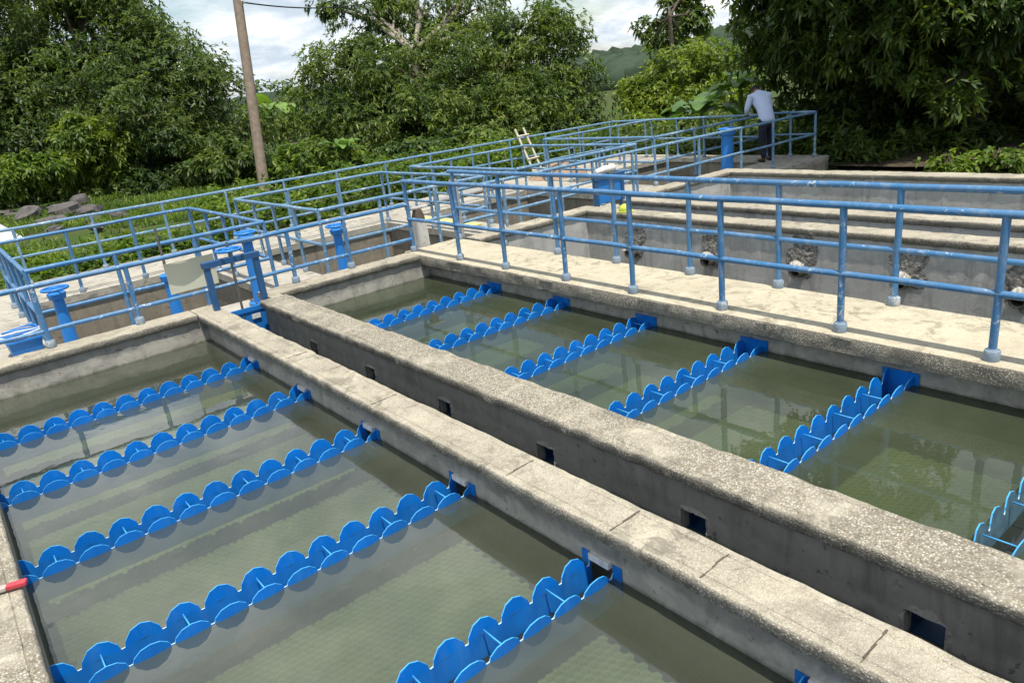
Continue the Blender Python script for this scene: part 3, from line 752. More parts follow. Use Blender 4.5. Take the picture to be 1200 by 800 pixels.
rim = [i for i in range(13)]+[j*13+12 for j in range(1, 9)]+[8*13+i for i in range(11, -1, -1)]+[j*13 for j in range(7, 0, -1)]
for a_, b2 in zip(rim, rim[1:]+rim[:1]): fs_.append((b2, a_, n1+a_, n1+b2))
mb.add(vs_, fs_)
t = NT('worn sign paint'); a = t.noise(7, 5, .6); s_ = t.ramp(t.noise(10, 6, .8, 1.5, stretch=(1, 1, 3)), [(.6, 0), (.66, .6)])
M['panel'] = t.done(t.bsdf(t.mix(s_, t.mix(a, (.62, .60, .44), (.72, .70, .54)), (.78, .78, .7)), .7, None, .3))
tag(sm(mb.build('sign_panel', M['panel']), 50), 'blank weathered greenish white panel hung behind the railing left of the sluice gate', 'panel')

# bin with hose
root = empty('storage_bin', 'blue plastic bin on the platform at the left edge of the picture', 'bin', (.50, 9.72, PZ), R_(4))
root.scale = (.6, .6, .6)
mb = MB()
mb.add([(-.24,-.17,0),(.24,-.17,0),(.24,.17,0),(-.24,.17,0),(-.28,-.21,.30),(.28,-.21,.30),(.28,.21,.30),(-.28,.21,.30)], [(0,3,2,1),(0,1,5,4),(1,2,6,5),(2,3,7,6),(3,0,4,7),(4,5,6,7)])
mb.build('bin_body', M['valve'], root, bevel=.012)
mb = MB(); mb.box(-.30, .30, -.23, -.205, .27, .31); mb.box(-.30, .30, .205, .23, .27, .31); mb.box(-.30, -.278, -.204, .204, .27, .31); mb.box(.278, .30, -.204, .204, .27, .31); mb.build('bin_rim', M['valve'], root, bevel=.004)
mb = MB(); rn = random.Random(4)
M['hose_w'] = mat_plain('white hose', (.60, .62, .64), .5, .25, 12)
for k in range(7):
    pts = []; ax, ay = rn.uniform(.24, .31), rn.uniform(.12, .17)
    for i in range(25):
        a_ = 2*math.pi*i/24; pts.append((ax*math.cos(a_)+.0, ay*math.sin(a_)+.01*k-.03, .34+.028*k+.02*math.sin(a_*2+k)))
    mb.tube(pts, .021, 8, False, 0 if k % 2 else 1)
o = sm(mb.build('hose_coil', [M['hose_w'], M['valve']]), 60); o.location = (.50, 9.72, PZ); o.scale = (.66, .66, .55); tag(o, 'coiled blue and white hose lying on the blue bin', 'hose')

# small things on the copings
root = empty('stick', 'pale flat stick with red tip lying across the left wall coping', 'stick', (-.22, 3.92, .012), R_(-16))
mb = MB(); mb.box(-.5, .03, -.018, .018, 0, .02); mb.build('shaft', mat_plain('pale stick', (.50, .42, .38), .6), root, bevel=.004)
mb = MB(); mb.box(.0305, .115, -.02, .02, -.001, .024); mb.build('tip', mat_plain('red plastic', (.50, .05, .07), .4), root, bevel=.006)
mb = MB(); mb.lathe((0, 0, 0), [(.155, 0), (.16, .012), (.135, .018), (.13, .07), (.105, .12), (.06, .15), (.015, .16)], 20)
mb.box(-.06, .06, -.19, -.125, .004, .016)
o = sm(mb.build('hard_hat', mat_plain('yellow plastic', (.50, .56, .06), .5)), 45); o.location = (8.02, 7.52, .003); o.scale = (.72, .72, .72); tag(o, 'yellow hard hat on the wall coping behind the rear walkway railing', 'hard hat')

M['cane'] = mat_plain('pale cane', (.55, .50, .40), .8)
# ladder leaning on the outer rail, sand heap, planks
root = empty('ladder', 'short pale wooden ladder leaning on the outer railing', 'ladder', (11.85, 13.95, PZ), R_(8))
for xx in (-.15, .15):
    mb = MB(); mb.tube([(xx, -.12, 0), (xx, .42, 1.16)], .027, 8); sm(mb.build('ladder_rail', M['cane'], root), 50)
for k in range(4):
    zz = .18+.27*k; mb = MB(); mb.tube([(-.21, -.12+.54*zz/1.16-.03, zz), (.21, -.12+.54*zz/1.16-.03, zz+.01)], .022, 8); sm(mb.build('rung', M['cane'], root), 50)
mb = MB(); vs_, fs_ = [], []; n, mr = 20, 8
for j in range(mr+1):
    for i in range(n):
        a_ = 2*math.pi*i/n; r_ = j/mr; q = mnoise.noise(Vector((math.cos(a_)*r_*2, math.sin(a_)*r_*2, 3)))
        vs_.append((.75*r_*math.cos(a_)*(1+.2*q), .6*r_*math.sin(a_)*(1+.2*q), .42*(1-r_**1.3)+.08*q*(1-r_)))
for j in range(mr):
    for i in range(n): fs_.append((j*n+i, j*n+(i+1)%n, (j+1)*n+(i+1)%n, (j+1)*n+i))
mb.add(vs_, fs_); o = mb.build('sand_heap', mat_plain('brown sand', (.32, .22, .15), .95, .25, 10, .1, .6), smooth=True); o.location = (12.1, 13.45, PZ+.003); tag(o, 'small heap of brown sand on the platform next to the ladder', 'sand heap')
mb = MB(); mb.box(-.9, .9, -.14, .14, 0, .03); o = mb.build('yellow_board', mat_plain('yellow board', (.60, .55, .20), .7), bevel=.004); o.location = (7.3, 11.2, PZ+.003); o.rotation_euler = (0, 0, R_(88)); tag(o, 'pale yellow board lying on the platform between two railed chambers', 'board')
mb = MB()
for k in range(3): mb.tube([(-1.4, .09*k, .05), (1.4, .09*k+.02, .05)], .045, 8)
o = sm(mb.build('pipe_bundle', mat_plain('grey pipe', (.30, .29, .28), .6)), 50); o.location = (9.2, 13.4, PZ+.004); o.rotation_euler = (0, 0, R_(6)); tag(o, 'few grey pipes lying side by side on the platform by the outer railing', 'pipes')

# ------------------------------------------------------------------ the man
def skin_mesh(name, pts, edges, radii, mat, parent, root=0, sub=2):
    me = bpy.data.meshes.new(name+'_cage'); me.from_pydata(pts, edges, []); o = bpy.data.objects.new(name+'_cage', me); C.objects.link(o)
    o.modifiers.new('skin', 'SKIN'); sv = me.skin_vertices[0].data
    for i, r_ in enumerate(radii):
        sv[i].radius = r_ if isinstance(r_, tuple) else (r_, r_); sv[i].use_root = (i == root)
    s_ = o.modifiers.new('sub', 'SUBSURF'); s_.levels = sub; s_.render_levels = sub
    bpy.context.view_layer.update()
    dg = bpy.context.evaluated_depsgraph_get(); me2 = bpy.data.meshes.new_from_object(o.evaluated_get(dg))
    bpy.data.objects.remove(o); me2.materials.clear(); me2.materials.append(mat)
    me2.polygons.foreach_set('use_smooth', [True]*len(me2.polygons))
    ob = bpy.data.objects.new(name, me2); C.objects.link(ob)
    if parent: ob.parent = parent
    return ob
M['skin'] = mat_plain('brown skin', (.20, .10, .06), .55, .12)
M['shirt'] = mat_plain('white shirt', (.50, .58, .76), .85, .08, 5, .2, .3)
M['trouser'] = mat_plain('dark trousers', (.020, .023, .035), .85, .25, 6, .2, .3)
M['hair'] = mat_plain('black hair', (.012, .010, .009), .6, .3, 30)
man = empty('person', 'man in white long sleeved shirt and dark trousers bending over the platform railing', 'person', (14.62, 9.50, PZ), R_(-30))
P = {'pel': (0, -.10, .90), 'sp1': (0, -.02, 1.06), 'sp2': (0, .12, 1.24), 'ch': (0, .24, 1.36), 'nk': (0, .32, 1.42), 'hd0': (0, .38, 1.46), 'hd1': (0, .46, 1.46), 'hd2': (0, .55, 1.40)}
pts, edges, rad, ix = [], [], [], {}
def jn(nm, p, r_, par=None):
    ix[nm] = len(pts); pts.append(p); rad.append(r_)
    if par: edges.append((ix[par], ix[nm]))
jn('pel', P['pel'], (.15, .11)); jn('sp1', P['sp1'], (.14, .10), 'pel'); jn('sp2', P['sp2'], (.155, .11), 'sp1'); jn('ch', P['ch'], (.13, .085), 'sp2')
jn('nk', P['nk'], .055, 'ch'); jn('hd0', P['hd0'], .085, 'nk'); jn('hd1', P['hd1'], .098, 'hd0'); jn('hd2', P['hd2'], .06, 'hd1')
for s_, nm in ((-1, 'l'), (1, 'r')):
    jn('sh'+nm, (s_*.19, .25, 1.35), .065, 'ch'); jn('el'+nm, (s_*.27, .27, 1.10), .045, 'sh'+nm); jn('wr'+nm, (s_*.19, .43, .985), .03, 'el'+nm); jn('pa'+nm, (s_*.17, .50, .965), .032, 'wr'+nm)
    for f in range(4):
        jn('f%d%s' % (f, nm), (s_*(.135+.022*f), .545+.006*(f in (1, 2)), .955), .010, 'pa'+nm); jn('g%d%s' % (f, nm), (s_*(.133+.022*f), .565+.006*(f in (1, 2)), .925), .008, 'f%d%s' % (f, nm))
    jn('t'+nm, (s_*.12, .475, .945), .011, 'pa'+nm)
    jn('hip'+nm, (s_*.09, -.10, .84), .095, 'pel'); jn('kn'+nm, (s_*.11, -.05+.05*s_, .47), .062, 'hip'+nm); jn('an'+nm, (s_*.12, -.12+.08*s_, .09), .042, 'kn'+nm); jn('to'+nm, (s_*.14, .05+.08*s_, .035), .035, 'an'+nm)
skin_mesh('body', pts, edges, rad, M['skin'], man)
pts, edges, rad, ix = [], [], [], {}
jn('low', (0, -.13, .79), (.185, .15)); jn('pel', (0, -.10, .90), (.18, .14), 'low'); jn('sp1', P['sp1'], (.175, .135), 'pel'); jn('sp2', P['sp2'], (.20, .15), 'sp1'); jn('ch', (0, .23, 1.345), (.20, .155), 'sp2'); jn('ch2', (0, .28, 1.385), (.15, .12), 'ch'); jn('nk', (0, .32, 1.42), .09, 'ch2'); jn('nk2', (0, .35, 1.44), .075, 'nk')
for s_, nm in ((-1, 'l'), (1, 'r')):
    jn('sh'+nm, (s_*.20, .25, 1.355), .085, 'ch'); jn('el'+nm, (s_*.275, .27, 1.10), .062, 'sh'+nm); jn('wr'+nm, (s_*.195, .42, .99), .045, 'el'+nm)
skin_mesh('shirt', pts, edges, rad, M['shirt'], man)
pts, edges, rad, ix = [], [], [], {}
jn('wa', (0, -.06, 1.0), (.16, .12)); jn('pel', (0, -.10, .885), (.175, .14), 'wa')
for s_, nm in ((-1, 'l'), (1, 'r')):
    jn('hip'+nm, (s_*.095, -.105, .80), .108, 'pel'); jn('kn'+nm, (s_*.112, -.05+.05*s_, .47), .080, 'hip'+nm); jn('an'+nm, (s_*.12, -.12+.08*s_, .07), .062, 'kn'+nm)
skin_mesh('trousers', pts, edges, rad, M['trouser'], man)
for s_ in (-1, 1):
    pts, edges, rad, ix = [], [], [], {}
    jn('a', (s_*.12, -.15+.08*s_, .045), .048); jn('b', (s_*.13, .0+.08*s_, .04), .046, 'a'); jn('c', (s_*.14, .09+.08*s_, .032), .036, 'b'); skin_mesh('shoe', pts, edges, rad, M['hair'], man)
pts, edges, rad, ix = [], [], [], {}
jn('a', (0, .36, 1.475), .085); jn('b', (0, .43, 1.515), .108, 'a'); jn('c', (0, .51, 1.49), .095, 'b'); skin_mesh('hair', pts, edges, rad, M['hair'], man)

# ------------------------------------------------------------------ vegetation
def leaf_mesh(name, pos, axis, k, length, width, spread, droop, mat, seed, parent=None):
    """rosettes: k lance-shaped leaves about each axis; every leaf its own island of 3 faces"""
    rng = np.random.default_rng(seed); n = len(pos)
    ax = axis/np.linalg.norm(axis, axis=1, keepdims=True)
    ref = np.where(np.abs(ax[:, 2:3]) < .9, np.array([[0, 0, 1.]]), np.array([[1., 0, 0]]))
    u = np.cross(ax, ref); u /= np.linalg.norm(u, axis=1, keepdims=True); w_ = np.cross(ax, u)
    rep = lambda q: np.repeat(q, k, axis=0)
    P_, A, U, W_ = rep(pos), rep(ax), rep(u), rep(w_); m_ = n*k
    th = np.tile(np.arange(k)*2*np.pi/k, n)+rng.uniform(0, 6.28, m_)*.35+rep(rng.uniform(0, 6.28, (n, 1)))[:, 0]
    sp = rng.normal(spread, .28, m_)
    d = A*np.cos(sp)[:, None]+(U*np.cos(th)[:, None]+W_*np.sin(th)[:, None])*np.sin(sp)[:, None]
    Ls = length*rng.uniform(.6, 1.25, m_)[:, None]; Ws = width*rng.uniform(.7, 1.2, m_)[:, None]
    side = np.cross(d, np.array([[0, 0, 1.]])); side /= np.linalg.norm(side, axis=1, keepdims=True)+1e-6
    nrm = np.cross(side, d); roll = rng.normal(0, .5, m_)[:, None]
    side = side*np.cos(roll)+nrm*np.sin(roll)
    g = np.array([[0, 0, -1.]])*Ls*droop
    p0 = P_; p1 = P_+d*Ls*.33+g*.12; p2 = P_+d*Ls*.68+g*.45; p3 = P_+d*Ls+g*1.0
    V = np.stack([p0, p1-side*Ws*.5, p1+side*Ws*.5, p2-side*Ws*.42, p2+side*Ws*.42, p3], 1).reshape(-1, 3)
    b = (np.arange(m_)*6)[:, None]
    tri1 = b+np.array([[0, 2, 1]]); quad = b+np.array([[1, 2, 4, 3]]); tri2 = b+np.array([[3, 4, 5]])
    loops = np.concatenate([tri1.ravel(), tri2.ravel(), quad.ravel()])
    st = np.concatenate([np.arange(2*m_)*3, 6*m_+np.arange(m_)*4])
    me = bpy.data.meshes.new(name); me.vertices.add(len(V)); me.vertices.foreach_set('co', V.ravel().astype(np.float32))
    me.loops.add(len(loops)); me.loops.foreach_set('vertex_index', loops.astype(np.int32))
    me.polygons.add(3*m_); me.polygons.foreach_set('loop_start', st.astype(np.int32)); me.materials.append(mat)
    me.update(calc_edges=True)
    o = bpy.data.objects.new(name, me); C.objects.link(o)
    if parent: o.parent = parent
    return o
def crown_points(lobes, seed, per_m2=1.1, clump_r=.75, ros=26, inner=.25):
    """lobes: (cx,cy,cz, rx,ry,rz). Clumps sit on the lobe surfaces; rosettes on each clump's outer shell"""
    rng = np.random.default_rng(seed); P_, A = [], []
    for (cx, cy_, cz, rx, ry, rz) in lobes:
        area = 4*np.pi*((rx*ry)**1.6/3+(rx*rz)**1.6/3+(ry*rz)**1.6/3)**(1/1.6); nc = max(3, int(area*per_m2/(clump_r**2*2.2)))
        for _ in range(nc):
            v = rng.normal(size=3); v /= np.linalg.norm(v)
            rr = rng.uniform(.82, 1.08) if rng.random() > inner else rng.uniform(.4, .8)
            c = np.array([cx, cy_, cz])+v*np.array([rx, ry, rz])*rr
            r_ = clump_r*rng.uniform(.6, 1.25)
            q = rng.normal(size=(int(ros*rng.uniform(.6, 1.3)), 3)); q /= np.linalg.norm(q, axis=1, keepdims=True)
            q = q+v*.45+np.array([0, 0, .25])
            P_.append(c+q*r_*np.array([1, 1, .72])*rng.uniform(.55, 1.0, (len(q), 1))); A.append(q+v*.4+np.array([0, 0, .15])+rng.normal(0, .25, q.shape))
    return np.concatenate(P_), np.concatenate(A)
def limbs(base, lobes, r0, seed, mat, parent, fork=1.6, name='trunk', twigs=2):
    rng = random.Random(seed); mb = MB(); bx, by, bz = base
    top = (bx+rng.uniform(-.2, .2), by+rng.uniform(-.2, .2), bz+fork)
    mb.tube([(bx, by, bz-.3), (bx, by, bz+.15), (bx*.5+top[0]*.5+.05, by*.5+top[1]*.5, bz+fork*.5), top], [r0*1.5, r0*1.1, r0*.9, r0*.8], 12)
    for (cx, cy_, cz, rx, ry, rz) in lobes:
        if cz-rz < bz+.6 and fork > .7: continue
        mid = (top[0]*.5+cx*.5+rng.uniform(-.3, .3), top[1]*.5+cy_*.5+rng.uniform(-.3, .3), top[2]*.5+cz*.5+.2)
        mb.tube([top, mid, (cx, cy_, cz)], [r0*.55, r0*.36, r0*.2], 8)
        for _ in range(twigs):
            e_ = (cx+rx*rng.uniform(-.85, .85), cy_+ry*rng.uniform(-.85, .85), cz+rz*rng.uniform(-.3, .95))
            mb.tube([mid, ((mid[0]+e_[0])/2, (mid[1]+e_[1])/2, (mid[2]+e_[2])/2+.25), e_], [r0*.3, r0*.18, r0*.05], 6)
    return sm(mb.build(name, mat, parent), 60)
def tree(name, label, base, lobes, leaf, seed, mat, r0=.3, per_m2=1.1, clump=.75, ros=26, spread=1.15, droop=.45, k=8, fork=1.6, bark='bark', cat='tree', group=None, inner=.25, twigs=2):
    root = empty(name, label, cat, base, 0, group)
    q_ = clump*.35; rel = [(a_-base[0], b2-base[1], c_-base[2], max(d_*.4, d_-q_), max(e_*.4, e_-q_), max(f_*.4, f_-q_*.8)) for a_, b2, c_, d_, e_, f_ in lobes]
    limbs((0, 0, 0), rel, r0, seed, M[bark], root, fork, twigs=twigs)
    p, a_ = crown_points(rel, seed, per_m2, clump, ros, inner)
    leaf_mesh('crown', p, a_, k, leaf[0], leaf[1], spread, droop, M[mat], seed, root)
    return root
FW = np.array([0.5672, 0.7530, -.3307])
def W(px, py, depth):
    """point seen at photo pixel (px,py) at a given depth: used only to read off plan positions"""
    x_, y_ = (px-600)/F_PX, (py-400)/F_PX
    d = Vector(r2)*x_+Vector(d2)*y_+fwd; return (d.x*depth, d.y*depth, 2+d.z*depth)
def lobe(px, py, depth, rpx, rpy=None, rd=None):
    c = W(px, py, depth); s_ = depth/F_PX; rx = rpx*s_; rz = (rpy or rpx)*s_; return (c[0], c[1], c[2], rx, rd or rx, rz)
def on_ground(px, depth):
    c = W(px, 200, depth); return (c[0], c[1], ground_z(c[0], c[1]))

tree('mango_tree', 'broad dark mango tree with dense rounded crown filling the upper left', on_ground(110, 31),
     [lobe(40, 40, 32, 130, 90), lobe(-110, 60, 33, 130, 110), lobe(112, 40, 32, 70, 62), lobe(172, 80, 31, 60, 54), lobe(228, 118, 30, 50, 54), lobe(270, 150, 30, 42, 72), lobe(95, -20, 33, 60, 40),
      lobe(60, 130, 30, 100, 70), lobe(160, 140, 29, 80, 60), lobe(20, 180, 28, 60, 42), lobe(110, 190, 28.5, 60, 36), lobe(200, 185, 28.5, 62, 38), lobe(-60, 170, 29, 80, 50), lobe(265, 195, 29, 38, 30), lobe(150, 212, 31, 80, 24), lobe(60, 205, 32, 70, 24), lobe(50, 222, 30, 80, 18), lobe(180, 220, 29, 80, 16)],
     (.21, .06), 11, 'mango', .45, 2.0, .8, 32, k=8, inner=.22, droop=.28)
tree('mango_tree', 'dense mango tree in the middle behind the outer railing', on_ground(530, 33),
     [lobe(425, 100, 33, 62, 50), lobe(385, 140, 32.5, 36, 50), lobe(485, 105, 33, 62, 50), lobe(555, 95, 33, 66, 52), lobe(628, 85, 33, 58, 66), lobe(645, 42, 33.5, 38, 36), lobe(675, 115, 33, 34, 60),
      lobe(605, 145, 31.5, 70, 46), lobe(510, 150, 31.5, 74, 44), lobe(435, 160, 32, 60, 40), lobe(565, 60, 34, 40, 30), lobe(490, 190, 33, 60, 22), lobe(600, 185, 32, 60, 22), lobe(395, 75, 34, 30, 22)],
     (.22, .062), 23, 'mango2', .4, 2.0, .8, 30, k=8, inner=.22, droop=.28)
tree('open_crowned_tree', 'thin airy tree top with pale branches rising above the middle mango tree', on_ground(505, 37),
     [lobe(425, 22, 37, 48, 22), lobe(490, 0, 37, 50, 26), lobe(555, 12, 37, 40, 28), lobe(525, 40, 37, 45, 20), lobe(400, 12, 37, 26, 14), lobe(585, 35, 37, 22, 18), lobe(460, 45, 37, 40, 16)],
     (.25, .066), 29, 'mango2', .28, .95, .6, 18, bark='bark_lt', fork=4.5, twigs=6)
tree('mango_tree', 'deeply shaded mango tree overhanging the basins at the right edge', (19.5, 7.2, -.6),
     [lobe(925, 15, 18, 52, 55), lobe(908, 75, 18.5, 34, 40), lobe(965, 55, 17.5, 60, 60), lobe(985, 135, 18.5, 48, 62), lobe(1060, 150, 19.5, 76, 58), lobe(1150, 150, 20, 80, 60), lobe(1010, 15, 16.5, 85, 72),
      lobe(1125, 0, 15.5, 115, 85), lobe(1230, 40, 15.5, 105, 90), lobe(1250, 140, 18, 80, 75), lobe(1100, 85, 19, 90, 62), lobe(1098, 112, 14.8, 26, 20), lobe(1000, -90, 17, 130, 90), lobe(1200, 95, 21, 100, 70), lobe(1010, 178, 17, 66, 28), lobe(1110, 184, 17, 76, 26), lobe(1215, 180, 17, 70, 30), lobe(962, 165, 17.2, 24, 34), (14.3, 7.4, 6.4, 2.4, 1.9, 1.0), lobe(1060, 170, 22, 90, 50), lobe(1180, 170, 22, 90, 50)],  # lobe given in plain coordinates is out of view, added to shade the man's platform
     (.24, .066), 37, 'mango3', .22, 1.6, .6, 32, droop=.22)
tree('leafy_tree', 'light green loose tree between the middle mango and the banana plants', on_ground(790, 38),
     [lobe(765, 118, 38, 40, 30), lobe(800, 95, 37, 50, 40), lobe(845, 112, 38, 40, 36), lobe(800, 140, 36, 50, 28), lobe(860, 80, 40, 26, 28)],
     (.26, .09), 41, 'light_leaf', .25, 1.5, .7, 24, spread=1.2, droop=.25)
tree('slender_tree', 'slender tall tree with sparse tufts against the clouds right of centre', on_ground(795, 42),
     [lobe(790, 10, 42, 28, 20), lobe(775, 40, 42, 20, 16), lobe(815, 25, 42, 22, 18), lobe(800, 60, 42, 20, 14), lobe(772, 62, 42, 14, 14), lobe(800, -15, 42, 26, 16), lobe(795, 42, 41.5, 18, 14), lobe(790, 75, 41.5, 16, 12)],
     (.38, .12), 43, 'mango2', .14, .9, .6, 16, fork=5.0)
k = 0
for (px, py, dp, rx_, ry_, lab) in [(325, 125, 75, 34, 24, 'distant round tree seen just right of the utility pole'), (350, 150, 60, 30, 26, 'dark distant tree between the utility pole and the middle mango'),
                                    (295, 150, 66, 26, 30, 'distant tree half hidden behind the utility pole')]:
    b0 = on_ground(px, dp); tree('distant_tree', lab, b0, [lobe(px, py, dp, rx_, ry_), lobe(px+rx_*.6, py+8, dp, rx_*.6, ry_*.6), lobe(px-rx_*.6, py+8, dp, rx_*.6, ry_*.6)], (.6, .2), 60+k, 'mango2', .3, .8, 1.3, 14); k += 1

def shrub(label, px, py, depth, rpx, rpy, mat, seed, leaf=(.22, .08), name='shrub', dens=1.0):
    c = W(px, py, depth); s_ = depth/F_PX; rx, rz = rpx*s_, rpy*s_; base = (c[0], c[1], ground_z(c[0], c[1]) if not (11.9 < c[0] < 15.6 and c[1] < 8.5) else -.6)
    lob = [(c[0], c[1], c[2], rx, rx, rz), (c[0]+rx*.5, c[1]-rx*.2, c[2]-rz*.3, rx*.6, rx*.6, rz*.7), (c[0]-rx*.5, c[1]+rx*.2, c[2]-rz*.25, rx*.6, rx*.6, rz*.7)]
    return tree(name, label, base, lob, leaf, seed, mat, .05, dens, .35, 20, cat='shrub', fork=max(.2, (c[2]-base[2])*.5))
shrub('bright green bush below the middle mango behind the outer railing', 385, 190, 26, 42, 22, 'light_leaf', 71)
shrub('weedy bush right of the utility pole foot', 340, 195, 25, 30, 20, 'weed', 72)
shrub('leafy bush left of the ladder behind the outer railing', 560, 175, 24, 38, 22, 'mango2', 73)
shrub('low dark bush behind the outer railing under the middle mango', 480, 190, 25, 45, 18, 'mango2', 74)
shrub('yellow green bush at the foot of the light green tree', 748, 158, 30, 34, 16, 'light_leaf', 75)
shrub('sunlit bright bush behind the rear basin wall at the right edge', 1168, 196, 12.9, 30, 15, 'weed', 76, (.12, .06))
shrub('small sunlit bush on the bank under the dark mango', 1112, 202, 12.7, 14, 8, 'weed', 77, (.12, .05))
shrub('dark bush behind the end of the outer railing', 690, 172, 28, 40, 18, 'mango2', 78)
shrub('dark bush between outer railing corner and blue valve column', 790, 165, 26, 40, 20, 'mango3', 79)
shrub('yellowish bush at the foot of the left mango tree', 112, 178, 27, 38, 40, 'light_leaf', 80)
shrub('small bush under the left mango tree near the rubble', 30, 205, 25, 36, 20, 'weed', 81)
shrub('dark bush between left mango tree and utility pole', 265, 195, 26, 36, 24, 'mango3', 82)

def banana(label, base, h, n, L, seed):
    rng = random.Random(seed); root = empty('banana_plant', label, 'banana plant', base)
    mb = MB(); mb.tube([(0, 0, -.2), (.03, 0, h*.5), (.05, .02, h)], [.13, .1, .06], 10); sm(mb.build('stem', M['weed'], root), 60)
    for i in range(n):
        a_ = 2*math.pi*i/n+rng.uniform(-.4, .4); el = rng.uniform(.35, 1.15); ll = L*rng.uniform(.75, 1.15); wd = ll*.2
        mb = MB(); vs_ = []; m_ = 12
        dh = Vector((math.cos(a_), math.sin(a_), 0)); sd = Vector((-math.sin(a_), math.cos(a_), 0))
        p = Vector((.05, .02, h)); e_ = el
        for j in range(m_+1):
            u = j/m_; wj = wd*(math.sin(math.pi*min(1, u*.9+.08))**.6)*(1 if j > 1 else .15)
            up = Vector((-math.cos(a_)*math.sin(e_), -math.sin(a_)*math.sin(e_), math.cos(e_)))
            tear = rng.uniform(-.03, .03)
            vs_ += [p+sd*wj+up*(.22*wj+tear), p, p-sd*wj+up*(.22*wj-tear)]
            p = p+(dh*math.cos(e_)+Vector((0, 0, 1))*math.sin(e_))*ll/m_; e_ -= rng.uniform(.08, .17)
        f = []
        for j in range(m_): f += [(j*3, j*3+1, j*3+4, j*3+3), (j*3+1, j*3+2, j*3+5, j*3+4)]
        mb.add(vs_, f); mb.build('leaf', M['banana'], root, smooth=True)
    return root
b0 = W(822, 160, 19); banana('banana plant with broad pale leaves just left of the man', (b0[0], b0[1], ground_z(b0[0], b0[1])), 1.25, 11, 1.15, 5)
b0 = W(868, 150, 21); banana('taller banana plant behind the man with upright leaves', (b0[0], b0[1], ground_z(b0[0], b0[1])), 1.7, 10, 1.2, 6)
b0 = W(405, 200, 25); banana('banana plant with yellow green leaves under the middle mango', (b0[0], b0[1], ground_z(b0[0], b0[1])), .8, 8, 1.0, 8)
b0 = W(325, 170, 48); banana('distant banana plant with drooping leaves beside the utility pole', (b0[0], b0[1], ground_z(b0[0], b0[1])), 2.2, 9, 2.6, 9)

# grass and weeds beyond the platform
def blades(n, region, h, seed, mat, lean=.5):
    rng = np.random.default_rng(seed); x_, y_ = region(rng, n); m_ = len(x_)
    z_ = np.array([ground_z(a_, b2) for a_, b2 in zip(x_, y_)]); p = np.stack([x_, y_, z_-.02], 1)
    ax = np.stack([rng.normal(0, lean, m_), rng.normal(0, lean, m_), np.ones(m_)], 1)
    return p, ax
def reg(rng, n):
    x_ = rng.uniform(-3, 24, n); y_ = rng.uniform(14.62, 31, n)
    d = np.array([mnoise.noise(Vector((a_*.5, b2*.5, 2))) for a_, b2 in zip(x_, y_)]); keep = (d > -.12); return x_[keep], y_[keep]
p, ax = blades(26000, reg, .4, 5, 'weed')
o = leaf_mesh('grass', p, ax, 4, .42, .026, .4, .4, M['weed'], 15); struct(o, 'stuff')
def reg2(rng, n):
    x_ = rng.uniform(-1, 16, n); y_ = rng.uniform(14.65, 18.5, n)
    d = np.array([mnoise.noise(Vector((a_*.8, b2*.8, 7))) for a_, b2 in zip(x_, y_)]); return x_[d > -.08], y_[d > -.08]
p, ax = blades(5200, reg2, .4, 6, 'weed', .35); p[:, 2] += np.random.default_rng(1).uniform(.05, .4, len(p))+(p[:, 0] > 4.5)*np.random.default_rng(4).uniform(0, .75, len(p))
o = leaf_mesh('weeds', p, ax, 7, .16, .06, 1.0, .3, M['weed'], 16); struct(o, 'stuff')

def reg3(rng, n):
    x_ = rng.uniform(15.7, 29, n); y_ = rng.uniform(7.5, 22, n)
    d = np.array([mnoise.noise(Vector((a_*.6, b2*.6, 11))) for a_, b2 in zip(x_, y_)]); return x_[d > -.15], y_[d > -.15]
p, ax = blades(5200, reg3, .4, 8, 'weed', .4); p[:, 2] += np.random.default_rng(2).uniform(.05, .5, len(p))
o = leaf_mesh('undergrowth', p, ax, 8, .24, .075, 1.0, .3, M['mango3'], 17); struct(o, 'stuff')

# rubble and tarpaulin at the left
rn = random.Random(12)
M['rock'] = mat_wall('rubble concrete', (.12, .11, .105)); 
rub = ['flat dark slab of rubble lowest in the rubble heap at the far left', 'broken grey concrete slab at the left end of the rubble', 'dark boulder in the middle of the rubble under the left mango',
       'tilted pale edged slab on top of the rubble heap', 'dark block of rubble at the right end of the heap', 'small stone before the rubble heap', 'rounded dark stone behind the rubble heap']
for k, (px, py, dp, sx, sy_, sz) in enumerate([(60, 268, 21.5, 1.0, .6, .3), (35, 255, 23, .8, .6, .4), (85, 255, 23, .9, .7, .45), (70, 247, 25, .9, .5, .22), (105, 256, 22.5, .7, .5, .3), (120, 275, 19.5, .35, .3, .2), (100, 246, 25, .6, .5, .4)]):
    c = W(px, py, dp); gz = ground_z(c[0], c[1]); vs_, fs_ = [], []; nu, nv = 14, 8
    for j in range(nv+1):
        for i in range(nu):
            a_ = 2*math.pi*i/nu; b2 = math.pi*j/nv-math.pi/2
            v = Vector((math.cos(b2)*math.cos(a_), math.cos(b2)*math.sin(a_), math.sin(b2)))
            cell = Vector([math.floor(q*1.9+k*.37)/1.9+.25 for q in v]); v = v.lerp(cell, .45)*(1+.3*mnoise.noise(v*3.1+Vector((k*7, 0, 0))))
            vs_.append((v.x*sx, v.y*sy_, v.z*sz))
    for j in range(nv):
        for i in range(nu): fs_.append((j*nu+i, j*nu+(i+1)%nu, (j+1)*nu+(i+1)%nu, (j+1)*nu+i))
    sc_ = .62; vs_ = [(a_*sc_, b2*sc_, c_*sc_) for a_, b2, c_ in vs_]; sz *= sc_
    mb = MB(); mb.add(vs_, fs_); o = mb.build('rubble', M['rock']); sm(o, 25); o.location = (c[0], c[1], max(gz+sz*.5, c[2])); o.rotation_euler = (rn.uniform(-.25, .25), rn.uniform(-.25, .25), rn.uniform(0, 3)); tag(o, rub[k], 'rubble')
